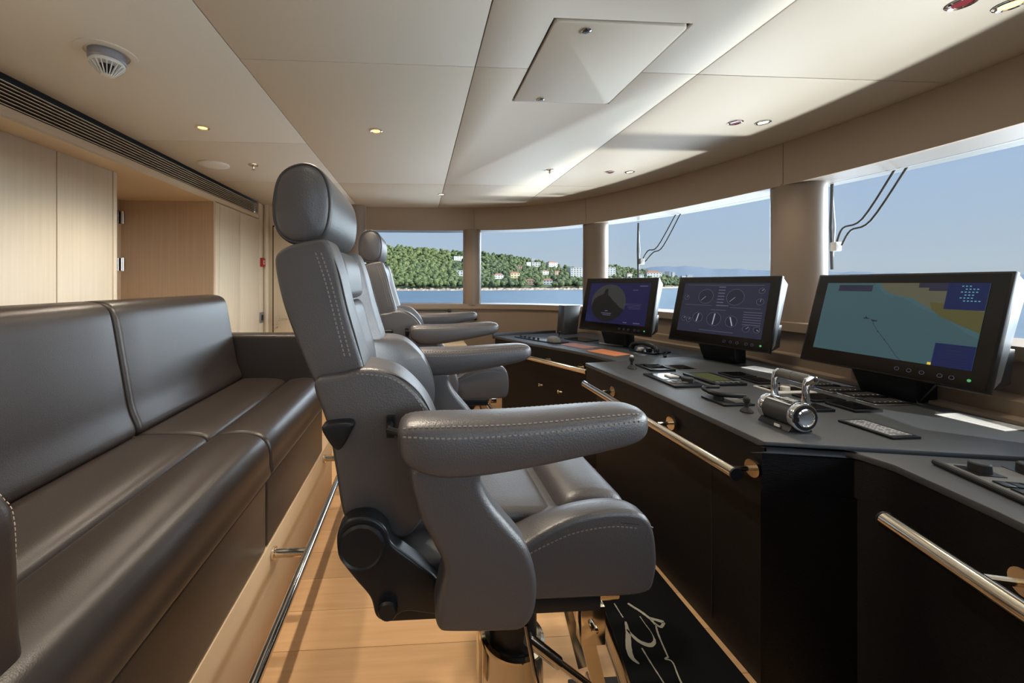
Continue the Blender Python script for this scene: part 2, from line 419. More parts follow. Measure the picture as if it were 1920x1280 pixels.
# glass panes between the columns
n = 0
for a, b in zip(idx[:-1], idx[1:]):
    n += 1
    ws = struct('window_%d' % n, 'window pane bay %d' % n)
    pn = strip(curve[a:b + 1], [(0.27, SZ - .004), (0.278, SZ - .004), (0.278, FZ + .008), (0.27, FZ + .008)], 'pane', 'window_glass', ws, smooth=40)
# columns
for i, (x, y, r) in enumerate(allcols):
    top = CZ if abs(x + .73) < .01 else FZ + .01
    c = MB().lathe([(r, SZ - .01 if top < CZ else 0.0), (r, top)], (x, y, 0), n=40).build('trim_%d' % (5 + i), 'column_leather')
    tag(c, 'leather wrapped window column', None, None, 'structure')

# left bulkhead: lockers, passage, louvre
wl = struct('wall_left', 'pale oak bulkhead with lockers and passage')
BX = -1.78; LX = -1.945
for a, b in ((-1.08, -0.45), (-0.446, 0.50), (0.504, 1.36), (1.364, 2.215), (2.221, 2.60)):
    MB().box(LX - .02, LX, a, b, 0.3, 2.062).build('panel', 'pale_oak', wl, bevel=0.002)
MB().box(LX - .04, LX - .02, -1.08, 2.6, 0.0, 2.07).build('carcass', 'groove', wl)
MB().box(LX - .62, LX + .006, 2.602, 2.63, 0.0, 2.062).build('end_panel', 'pale_oak', wl, bevel=0.002)
MB().box(-2.57, -2.55, 2.6, 3.52, 0, 2.062).build('passage_panel', 'mid_oak', wl)
MB().box(-2.56, BX, 3.50, 3.53, 0.0, 2.062).build('passage_panel', 'mid_oak', wl)
for a, b in ((3.53, 3.60), (3.603, 4.00), (4.003, 4.47), (4.473, 4.64)):
    MB().box(BX - .03, BX, a, b, 0.0, 2.07 if a < 4.45 else CZ).build('panel', 'pale_oak', wl, bevel=0.0015)
MB().box(-2.6, BX - .0, -1.08, 4.45, 2.062, 2.072).build('passage_ceiling', 'trim_oak', wl)
MB().box(BX - .02, BX + .004, -1.08, 4.45, 2.072, 2.112).build('louvre_rail', 'trim_oak', wl, bevel=0.001)
MB().box(BX - .06, BX - .05, -1.08, 4.45, 2.09, 2.25).build('louvre_back', 'gap_dark', wl)
for k in range(7):
    z = 2.120 + k * 0.0165
    MB().add([(BX - .028, -1.08, z + .007), (BX - .001, -1.08, z), (BX - .001, -1.08, z + .004), (BX - .028, -1.08, z + .011),
              (BX - .028, 4.44, z + .007), (BX - .001, 4.44, z), (BX - .001, 4.44, z + .004), (BX - .028, 4.44, z + .011)],
             [(0, 1, 2, 3), (7, 6, 5, 4), (0, 4, 5, 1), (1, 5, 6, 2), (2, 6, 7, 3), (3, 7, 4, 0)]).build('louvre_slat', 'trim_oak', wl)
MB().box(BX - .03, BX + .003, 4.44, 4.455, 2.072, 2.25).build('louvre_end', 'trim_oak', wl)
for z in (1.913, 1.512):
    hg = MB().lathe([(0.010, -.055), (0.010, .055)], (-2.525, 3.487, z), n=12).box(-2.549, -2.545, 3.44, 3.487, z - .055, z + .055).build('hinge', 'chrome', wl)
# near wall portion left of windows and far wall with a door
wf = struct('wall_far', 'oak far wall with a door')
MB().box(BX, -1.69, 4.62, 4.66, 0, CZ).build('panel', 'pale_oak', wf)
MB().box(-0.86, -0.62, 4.62, 4.66, 0, CZ).build('panel', 'pale_oak', wf)
MB().box(-1.69, -0.86, 4.62, 4.66, 2.02, CZ).build('panel', 'pale_oak', wf)
MB().lathe([(0.028, 0), (0.028, CZ)], (-1.755, 4.605, 0), n=16).build('corner_post', 'pale_oak', wf)
d1 = struct('door_1', 'oak cabin door at the far end')
MB().box(-1.672, -0.88, 4.60, 4.645, 0.02, 2.0).build('leaf', 'pale_oak', d1, bevel=0.002)
MB().box(-1.69, -1.672, 4.622, 4.64, 0, 2.02).build('shadow_gap', 'gap_dark', d1)
hd1 = MB().lathe([(0.024, 4.60), (0.024, 4.592), (0.01, 4.59), (0.01, 4.55)], (-1.625, 0, 0.938), axis='y', n=16).tube([(-1.625, 4.552, .938), (-1.6, 4.55, .938), (-1.50, 4.55, .938)], 0.009).build('handle', 'steel', d1)
MB().lathe([(0.024, 4.60), (0.024, 4.590), (0.014, 4.586)], (-1.645, 0, 0.852), axis='y', n=16).build('lock', 'steel', d1)
wn = struct('wall_near', 'oak near wall')
MB().box(BX, -0.7, -1.12, -1.08, 0, CZ).build('panel', 'pale_oak', wn)

# raised sofa platform
pl = struct('trim_20', 'oak plinth under the sofa')
MB().box(-1.95, -0.565, -1.08, 2.58, 0.0, 0.357).build('plinth', 'plinth_oak', pl, bevel=0.003)

# ledge steps between console and dwarf wall
Q = [(2.10, 0.94), (2.118, 1.24), (2.13, 1.6), (2.15, 2.0), (2.15, 2.27), (2.134, 2.66), (2.00, 3.1), (1.90, 3.58), (1.75, 4.02)]
Qm = [(x, 2 * YC - y) for x, y in Q[::-1]]
Qall = [tuple(p) for p in crom([q for q in Qm if q[1] < 0.8] + Q, 4)]
lg = struct('trim_21', 'tan stepped ledge behind the console')
strip(Qall, [(0.0, 0.0), (0.0, 0.862), (0.11, 0.862), (0.11, 0.0)], 'step', 'sill_leather', lg)
strip(Qall, [(0.075, 0.0), (0.075, 0.915), (0.32, 0.915), (0.32, 0.0)], 'step', 'sill_leather', lg)

# ------------------------------------------------------------------ the sofa
sf = thing('sofa', 'long dark brown leather sofa on the raised oak plinth', 'sofa', (0, 0, 0.357))
SB = 0.357
def rr_prof(pts): return [(x, z - SB) for x, z in pts]
mods = [(0.645, 1.492), (1.496, 2.345)]
for y0, y1 in mods:
    yb, y0 = y0, (0.44 if y0 < 1 else y0)
    MB().box(-1.30, -0.568, y0 + .001, y1 - .001, 0.0, 0.615 - SB).build('base', 'sofa_leather', sf, bevel=0.012, seg=3)
    # front roll
    b, P = pillow(rr_prof([(-.565, .622), (-.553, .68), (-.556, .735), (-.585, .778), (-.65, .796), (-.72, .792), (-.765, .775), (-.77, .70), (-.765, .622)]), y0 + .002, y1 - .002, 0.014, n=5, ny=8)
    fr = b.build('seat_roll', 'sofa_leather', sf, smooth=50)
    stitches([(-.5535, y, .667 - SB) for y in (y0 + .02, y1 - .02)], (1, 0, 0), r=.0008).build('stitching', 'piping_leather', fr)
    y0 = yb
    # rear seat pad
    b, P = pillow(rr_prof([(-.772, .64), (-.77, .74), (-.785, .780), (-.84, .795), (-.95, .798), (-1.03, .794), (-1.06, .76), (-1.06, .64)]), y0 + .002, y1 - .002, 0.014, n=5, ny=8)
    b.build('seat_cushion', 'sofa_leather', sf, smooth=50)
    # back cushion
    b, P = pillow(rr_prof([(-1.035, .785), (-1.055, .90), (-1.085, 1.08), (-1.112, 1.235), (-1.135, 1.272), (-1.18, 1.284), (-1.25, 1.281), (-1.28, 1.25), (-1.285, 1.05), (-1.285, .80)]), y0 + .002, y1 - .002, 0.02, n=5, ny=8)
    b.build('back_cushion', 'sofa_leather', sf, smooth=50)
for y0, y1 in ((0.515, 0.641), (2.349, 2.475)):
    b, P = pillow(rr_prof([(-.606, .60), (-.606, .80), (-.614, 1.0), (-.654, 1.044), (-.82, 1.048), (-1.25, 1.048), (-1.288, 1.02), (-1.288, .60)]), y0, y1, 0.022, n=5, ny=4)
    am = b.build('armrest', 'sofa_leather', sf, smooth=50)
    ys = y1 if y0 < 1 else y0
    stitches(crom([(-.622, ys, .46), (-.624, ys, .62), (-.642, ys, .662), (-.674, ys, .677), (-.85, ys, .679)], 5), (0, 1, 0), r=.0006).build('stitching', 'fascia_leather', am)
# brass-toned foot rail along the plinth
fr = thing('foot_rail', 'long polished steel foot rail on brackets in front of the sofa plinth', 'rail', (-0.43, 1.2, 0.305))
MB().tube([(0, -1.1, 0), (0, 1.38, 0)], 0.0165, 16).build('bar', 'steel', fr)
for y in (-0.45, 0.345, 1.16):
    k = MB().tube([(-0.125, y, 0), (-0.06, y, 0), (0.0, y, 0)], 0.016, 14).build('bracket', 'gold_steel', fr)
    MB().lathe([(0.024, -0.134), (0.024, -0.124), (0.014, -0.122)], (0, y, 0), axis='x', n=18).build('rosette', 'gold_steel', k)

# ------------------------------------------------------------------ helm chairs
def helm_chair(label, loc):
    ch = thing('helm_chair', label, 'chair', loc, 0, 'helm chairs at the console')
    CH = 'chair_leather'
    # headrest
    hp = [(-.474, 1.595), (-.437, 1.586), (-.416, 1.553), (-.411, 1.50), (-.424, 1.447), (-.462, 1.428), (-.503, 1.434), (-.526, 1.465), (-.530, 1.52), (-.515, 1.572)]
    b, P = pillow(hp, -.172, .172, .022, n=5, ny=8, dome=.006)
    hr = b.build('headrest', CH, ch, smooth=60)
    for s in (-1, 1):
        q = offset_soft(P, .0045)
        MB().tube([(x, s * .163, z) for x, z in q] + [(q[0][0], s * .163, q[0][1])], .0032, 8, False).build('piping', 'piping_leather', hr, smooth=60)
    for s in (-1, 1): MB().tube([(-.455, s * .07, 1.38), (-.468, s * .07, 1.44)], .01).build('headrest_post', 'black_plastic', ch)
    # upper backrest
    up = [(-.503, 1.385), (-.497, 1.410), (-.470, 1.424), (-.420, 1.434), (-.405, 1.428), (-.386, 1.375), (-.367, 1.30), (-.348, 1.235), (-.337, 1.20), (-.338, 1.186), (-.375, 1.174), (-.422, 1.162), (-.432, 1.175), (-.457, 1.235), (-.484, 1.31)]
    def mu(x, y, z):
        tap = 1 - .06 * smoothstep(1.30, 1.43, z)
        fx = smoothstep(-.45, -.40, x + (z - 1.3) * .45 + .02)
        return (x - fx * .05 * (1 - smoothstep(.09, .135, abs(y))), y * tap, z)
    b, P = pillow(up, -.237, .237, .009, n=10, ny=22, mod=mu)
    ub = b.build('backrest', CH, ch, smooth=60)
    for s in (-1, 1):
        for off in (.010, .020):
            pt = crom([(-.407 - off, 0, 1.405), (-.384 - off, 0, 1.34), (-.366 - off, 0, 1.27), (-.349 - off, 0, 1.205)], 6)
            path = [Vector((p.x, s * .2376 * (1 - .06 * smoothstep(1.30, 1.43, p.z)), p.z)) for p in pt]
            stitches(path, (0.05, s, 0)).build('stitching', 'thread', ub)
        MB().tube([Vector((p.x + .0005, s * .2325 * (1 - .06 * smoothstep(1.30, 1.43, p.z)), p.z)) for p in crom([(-.408, 0, 1.42), (-.386, 0, 1.372), (-.367, 0, 1.30), (-.349, 0, 1.236), (-.338, 0, 1.195)], 6)], .0014, 6).build('seam', 'piping_leather', ub)
    # centre pads
    b, P = pillow([(-.425, 1.425), (-.398, 1.40), (-.388, 1.345), (-.39, 1.318), (-.43, 1.315), (-.46, 1.38)], -.112, .112, .02, n=4, ny=8)
    b.build('neck_pad', CH, ch, smooth=60)
    b, P = pillow([(-.405, 1.312), (-.387, 1.30), (-.371, 1.24), (-.352, 1.17), (-.345, 1.05), (-.36, .95), (-.40, .95), (-.42, 1.15), (-.42, 1.28)], -.118, .118, .02, n=4, ny=8)
    b.build('lumbar_pad', CH, ch, smooth=60)
    # lower backrest with its big side bolsters
    lo = [(-.424, 1.172), (-.372, 1.186), (-.330, 1.196), (-.278, 1.185), (-.232, 1.146), (-.203, 1.10), (-.188, 1.045), (-.194, .985), (-.222, .925), (-.262, .884), (-.317, .905), (-.362, .915), (-.376, .95), (-.385, 1.01), (-.400, 1.092)]
    def ml(x, y, z):
        fx = smoothstep(-.39, -.33, x)
        c = 1 - smoothstep(.10, .16, abs(y))
        return (x - fx * c * (x + .372) * .9, y, z)
    b, P = pillow(lo, -.257, .257, .011, n=10, ny=22, mod=ml)
    lb = b.build('lumbar_bolster', CH, ch, smooth=60)
    for s in (-1, 1):
        path = crom([(-.345, s * .2565, 1.187), (-.285, s * .2565, 1.178), (-.243, s * .2565, 1.146), (-.217, s * .2565, 1.10), (-.20, s * .2565, 1.05), (-.204, s * .2565, .985), (-.232, s * .2565, .93)], 6)
        stitches(path, (0.3, s, 0)).build('stitching', 'thread', lb)
        MB().tube([(p.x + .008, s * .2535, p.z + .004) for p in path], .0014, 6).build('seam', 'piping_leather', lb)
    # seat
    se = [(-.29, .785), (-.30, .83), (-.25, .853), (-.12, .853), (-.05, .868), (-.004, .894), (.054, .918), (.125, .928), (.182, .920), (.204, .890), (.211, .834), (.206, .795), (.188, .770), (.08, .767), (-.12, .770)]
    def ms(x, y, z):
        c = 1 - smoothstep(.17, .225, abs(y))
        f = smoothstep(.83, .87, z)
        return (x, y, z - f * c * .035 * (smoothstep(-.12, .08, x)))
    b, P = pillow(se, -.267, .267, .011, n=10, ny=22, mod=ms)
    st = b.build('seat', CH, ch, smooth=60)
    for s in (-1, 1):
        for k, off in enumerate((0.0, .014)):
            path = crom([(-.06, s * (.262 if not off else .2665), .857 - off), (-.008, s * (.262 if not off else .2665), .882 - off), (.052, s * (.262 if not off else .2665), .905 - off), (.122, s * (.262 if not off else .2665), .914 - off), (.178, s * (.262 if not off else .2665), .908 - off)], 6)
            stitches(path, (0, s, .4 if not off else 0)).build('stitching', 'thread', st)
        MB().tube([p for p in crom([(-.06, s * .2655, .850), (-.008, s * .2655, .875), (.052, s * .2655, .898), (.122, s * .2655, .907), (.178, s * .2655, .901), (.203, s * .262, .892)], 5)], .0016, 6).build('seam', 'piping_leather', st)
    b, P = pillow([(-.30, .84), (-.28, .878), (-.15, .888), (.0, .886), (.045, .880), (.052, .86), (.045, .835), (-.28, .83)], -.185, .185, .02, n=4, ny=8)
    b.build('seat_pad', CH, ch, smooth=60)
    b, P = pillow([(.055, .85), (.053, .885), (.075, .913), (.12, .924), (.172, .916), (.194, .89), (.19, .85)], -.195, .195, .025, n=4, ny=8)
    b.build('seat_roll', CH, ch, smooth=60)
    # arms with their curved supports
    for s in (-1, 1):
        xs = [(-.268, 1.110, 1.096, .018), (-.263, 1.122, 1.078, .034), (-.245, 1.129, 1.061, .043), (-.20, 1.131, 1.047, .047), (-.142, 1.131, 1.048, .047), (-.08, 1.132, 1.056, .047), (-.019, 1.135, 1.066, .046),
              (.05, 1.139, 1.079, .044), (.10, 1.141, 1.089, .041), (.125, 1.138, 1.098, .034), (.138, 1.131, 1.108, .022), (.143, 1.123, 1.116, .009)]
        P3 = crom([(a, t, bt) for a, t, bt, hw in xs], 4); H3 = crom([(hw, 0, 0) for a, t, bt, hw in xs], 4)
        rings = []
        for p, q in zip(P3, H3):
            x, t, bt = p; hw = max(q.x, .006); cz = (t + bt) / 2; hz = max((t - bt) / 2, .003); ring = []
            for k in range(28):
                a = k * 2 * math.pi / 28; ca, sa = math.cos(a), math.sin(a)
                ex = 0.46
                ring.append((x, s * .332 + hw * math.copysign(abs(ca) ** ex, ca), cz + hz * math.copysign(abs(sa) ** ex, sa) + (.006 * (1 - abs(ca)) if sa > 0 else 0)))
            rings.append(ring)
        ar = MB().loft(rings).build('armrest', CH, ch, smooth=70)
        for sd in (-1, 1):
            for fy, fz, cr in ((.80, .90, .0026), (.976, .60, .0004)):
                pth = []
                for p, q in zip(P3, H3):
                    if -.258 < p.x < .126:
                        hz = (p.y - p.z) / 2; pth.append(Vector((p.x, s * .332 + sd * (q.x * fy + .0004), (p.y + p.z) / 2 + hz * fz + cr)))
                stitches(pth, (0, sd, 1.0 if fy < .9 else .05)).build('stitching', 'thread', ar)
        lp = [(-.243, 1.06), (-.238, .99), (-.212, .935), (-.196, .90), (-.201, .866), (-.209, .824), (-.205, .800), (-.19, .792), (-.08, .788), (-.062, .795), (-.047, .816), (-.043, .867), (-.058, .92), (-.086, .956), (-.118, .995), (-.135, 1.03), (-.14, 1.06)]
        ya, yb = (-.352, -.292) if s < 0 else (.292, .352)
        b, P = pillow(lp, ya, yb, .014, n=10, ny=3)
        b.build('arm_support', CH, ch, smooth=60)
        MB().tube([(-.285, s * .262, 1.10), (-.285, s * .30, 1.10), (-.26, s * .318, 1.10)], .006, 8).box(-.292, -.278, s * .262 - .008, s * .262 + .008, 1.075, 1.112).build('arm_pivot', 'black_plastic', ch)
        # black recliner bracket, cover disc and lock knob
        mp = [(-.371, .93), (-.350, .945), (-.316, .945), (-.291, .925), (-.281, .899), (-.235, .862), (-.200, .832), (-.185, .79), (-.20, .772), (-.258, .780), (-.285, .765), (-.308, .772), (-.318, .806), (-.345, .840), (-.370, .875), (-.376, .905)]
        b, P = pillow(mp, s * .272 - .018, s * .272 + .018, .006, n=8, ny=2)
        rb = b.build('recliner_bracket', 'black_plastic', ch, smooth=50)
        MB().lathe([(0.040, s * .285), (0.040, s * .293), (0.036, s * .297), (0.033, s * .295), (0.0, s * .296)], (-.333, 0, .897), axis='y', n=28).build('cover_disc', 'black_plastic', rb)
        MB().lathe([(0.017, s * .288), (0.017, s * .300), (0.014, s * .304), (0.004, s * .304)], (-.288, 0, .792), axis='y', n=20).build('lock_knob', 'black_plastic', rb)
        kp = [(-.402, 1.102), (-.352, 1.106), (-.355, 1.085), (-.376, 1.056), (-.398, 1.080)]
        b, P = pillow(kp, s * .262 - .016, s * .262 + .016, .008, n=4, ny=2)
        b.build('lumbar_knob', 'black_plastic', ch, smooth=50)
    # under-seat plate, pedestal, foot frame
    MB().box(-.30, .11, -.25, .25, .730, .767).build('seat_plate', 'black_plastic', ch, bevel=.004)
    MB().box(.108, .155, -.235, .235, .736, .762).build('plate_edge', 'gold_steel', ch, bevel=.003)
    pd = MB().lathe([(.18, 0), (.18, .012), (.155, .02), (.085, .03), (.076, .05), (.076, .452), (.079, .458), (.079, .470), (.070, .474), (.060, .470)], n=44).build('pedestal', 'gold_steel', ch)
    MB().lathe([(.060, .44), (.060, .60), (.075, .64), (.11, .70), (.11, .745)], n=32).build('piston', 'black_plastic', ch)
    MB().box(-.088, -.080, -.02, .02, .36, .50).build('column_key', 'gold_steel', pd, bevel=.002)
    ff = MB()
    for s in (-1, 1):
        ff.tube(crom([(.10, s * .115, .745), (.150, s * .115, .66), (.186, s * .115, .57), (.225, s * .115, .46), (.248, s * .115, .37), (.262, s * .115, .28), (.265, s * .115, .20)], 5), .013, 14)
    ft = ff.tube([(.265, -.15, .20), (.265, .15, .20)], .012).build('foot_frame', 'steel', ch)
    for s in (-1, 1):
        MB().obox((.165, s * .07, .50), (.25, 0, -1), (0, 1, 0), (1, 0, .25), .20, .004, .016).build('foot_bar', 'gold_steel', ft)
    MB().box(.20, .38, -.15, .15, .180, .192).build('foot_board', 'black_rubber', ft, bevel=.004)
    MB().tube([(.005, -.12, .566), (.075, -.12, .508)], .0135, 14).tube([(.07, -.12, .512), (.145, -.12, .452)], .009, 12).build('gas_strut', 'steel', ch)
    MB().box(.12, .175, -.135, -.105, .555, .64).lathe([(.008, -.15), (.008, -.09)], (.145, 0, .60), axis='y', n=12).build('hinge_block', 'gold_steel', ch, bevel=.003)
    lv = MB().tube([(.0, -.125, .60), (.012, -.15, .52), (.03, -.165, .44)], .0055, 10).build('height_lever', 'steel', ch)
    MB().tube([(.028, -.163, .45), (.04, -.172, .40), (.052, -.178, .35)], [.008, .011, .011], 12).build('grip', 'black_rubber', lv)
    return ch
c1 = helm_chair('grey leather helm chair in the foreground beside the sofa', (0.235, 0.967, 0))
c2 = copy_tree(c1); c2.location = (0.228, 2.13, 0.024)
c2['label'] = 'farther grey leather helm chair in front of the far windows'
MB().lathe([(.19, 0), (.19, .024)], (0.228, 2.13, 0), n=40).build('chair_riser', 'gold_steel')
tag(bpy.data.objects['chair_riser'], 'round metal floor plate under the farther helm chair', 'floor plate')

# rug with woven script between chair and console
rg = thing('rug', 'black floor rug with a pale woven script emblem', 'rug', (0, 0, 0))
MB().box(0.708, 1.112, 0.45, 2.75, 0.0, 0.009).build('pile', 'rug_pile', rg, bevel=0.003)
def ribbon(path, wd, z=0.0098):
    P = [Vector((p[0], p[1])) for p in path]; V = []; F = []
    for i, p in enumerate(P):
        t = (P[min(i + 1, len(P) - 1)] - P[max(i - 1, 0)]).normalized(); nn = Vector((-t.y, t.x)); ww = wd[i] if isinstance(wd, list) else wd
        j = .0015 * random.uniform(-1, 1)
        V += [(p.x + nn.x * (ww + j) / 2, p.y + nn.y * (ww + j) / 2, z), (p.x - nn.x * (ww + j) / 2, p.y - nn.y * (ww + j) / 2, z)]
        if i: F.append((2 * i - 2, 2 * i - 1, 2 * i + 1, 2 * i))
    return V, F
em = MB()
a = crom([(.819, 1.497), (.80, 1.445), (.772, 1.39), (.763, 1.352), (.776, 1.328)], 6); em.add(*ribbon(a, [.003 + .018 * math.sin(math.pi * min(1, (i + 2) / (len(a) + 2))) for i in range(len(a))]))
a = crom([(.805, 1.462), (.82, 1.418), (.842, 1.398), (.863, 1.395), (.884, 1.411), (.892, 1.445), (.89, 1.48), (.889, 1.517)], 6); em.add(*ribbon(a, [.003 + .014 * math.sin(math.pi * min(1, (i + 3) / (len(a) * .72)) if i < len(a) * .72 - 3 else 0) for i in range(len(a))]), )
for pth, wd in (([(.818, 1.585), (.818, 1.55), (.819, 1.516)], .005), ([(.819, 1.385), (.819, 1.323), (.821, 1.255), (.822, 1.1), (.822, .9)], .005),
                ([(.875, 1.582), (.89, 1.560), (.898, 1.55), (.912, 1.528), (.925, 1.502)], .011), ([(.925, 1.505), (.945, 1.497), (.969, 1.485)], .013), ([(.969, 1.485), (.945, 1.466), (.930, 1.478), (.925, 1.50)], .010), ([(.930, 1.478), (.913, 1.432), (.893, 1.345)], .006),
                ([(.893, 1.345), (.878, 1.339), (.897, 1.326), (.88, 1.255), (.86, 1.1), (.85, .95)], .005)):
    em.add(*ribbon(crom(pth, 10), wd))
em.build('emblem', 'rug_thread', rg, smooth=0)

# ------------------------------------------------------------------ the console
TZ = 0.85; WZ = 0.838
CEN = [(1.045, 2.392), (1.085, 1.85), (1.092, 1.30), (1.09, 1.168), (1.317, 1.119), (1.75, 1.02), (2.098, .945), (2.116, 1.24), (2.128, 1.6), (2.148, 2.0), (2.148, 2.27), (2.130, 2.655), (1.803, 2.56), (1.369, 2.457), (1.13, 2.403)]
FAR = [(.736, 3.762), (.955, 3.273), (1.141, 2.964), (1.240, 2.75), (1.272, 2.64), (1.30, 2.55), (1.315, 2.46), (1.369, 2.462), (1.803, 2.565), (2.130, 2.66), (1.995, 3.1), (1.895, 3.58), (1.745, 4.02), (1.42, 3.95)]
NEA = [(1.092, 1.164), (1.209, 1.158), (1.285, 1.138), (1.325, 1.095), (1.342, 1.022), (1.325, .931), (1.30, .80), (1.262, .66), (1.08, .25), (.74, -.2), (1.42, -.39), (1.745, -.46), (1.895, -.02), (1.995, .46), (2.098, .94), (1.75, 1.015), (1.317, 1.114)]
def console(name, label, poly, z, ins=.05, wood=False):
    t = thing(name, label, 'console', (0, 0, 0)); P = ccw(poly)
    MB().prism(P, z - .022, z).build('desktop', 'console_top', t, bevel=.004)
    MB().prism(offset_closed(P, .006), z - .14, z - .022).build('apron', 'console_wood', t)
    MB().prism(offset_closed(P, ins), .0, z - .14).build('body', 'console_wood', t)
    return t
def rail(t, a, b, zr, posts, outward):
    a, b = Vector((*a, zr)), Vector((*b, zr)); d = (b - a).normalized(); o3 = Vector((*outward, 0)).normalized()
    br = MB().tube([a, a + (b - a) * .5, b], .0195, 18).build('handrail', 'gold_steel', t)
    for q in (a, b):
        s = 1 if q is b else -1
        MB().tube([q + d * s * .0005, q + d * s * .006], .0202, 18).build('end_cap', 'black_plastic', br)
    for k in posts:
        p = a + (b - a) * k
        MB().tube([p, p + o3 * .085], .008, 10).build('bracket', 'gold_steel', br)
        c = p + o3 * .088; n3 = o3; u = n3.cross(Vector((0, 0, 1)))
        MB().tube([c - n3 * .004, c + n3 * .004], .028, 22).build('rosette', 'gold_steel', br)
cc = console('helm_console', 'central black console section carrying the throttle levers', CEN, TZ)
rail(cc, (.992, 1.165), (.985, 2.26), .752, (.03, .40, .85), (1, 0))
for yy in (1.45, 1.75, 2.05):
    MB().box(1.1385, 1.1425, yy - .001, yy + .001, .05, .70).build('panel_joint', 'gap_dark', cc)
cf = console('helm_console', 'far angled black console wing beside the second helm chair', FAR, WZ)
rail(cf, (1.175, 2.66), (.74, 3.575), .73, (.12, .45, .9), (.88, .47))
MB().prism(ccw([(.730, 3.770), (1.42, 3.957), (1.41, 3.995), (.722, 3.80)]), WZ - .03, WZ + .025).build('end_lip', 'console_black', cf, bevel=.003)
b = MB(); b.add([(1.44, 3.80, WZ), (1.60, 3.85, WZ), (1.62, 3.97, WZ), (1.42, 3.94, WZ), (1.475, 3.86, 1.125), (1.66, 3.90, 1.125), (1.68, 3.99, 1.125), (1.45, 3.96, 1.125)], [(0, 1, 2, 3), (7, 6, 5, 4), (0, 4, 5, 1), (1, 5, 6, 2), (2, 6, 7, 3), (3, 7, 4, 0)])
b.build('end_screen_hood', 'console_black', cf, bevel=.006)
for x, y, z in ((1.035, 3.20, .50), (1.12, 2.985, .50)):
    MB().lathe([(.008, 0), (.008, .02), (.016, .024), (.016, .032), (.01, .036)], (0, 0, 0), axis='x', n=16).build('cupboard_knob', 'gold_steel', cf).matrix_local = Matrix.Translation((x, y, z)) @ Matrix.Rotation(R(152), 4, 'Z')
cn = console('helm_console', 'near curved black console wing at the right edge', NEA, WZ, ins=.008, wood=True)
rail(cn, (1.178, .912), (.93, .08), .752, (.22, .8), (.95, -.28))

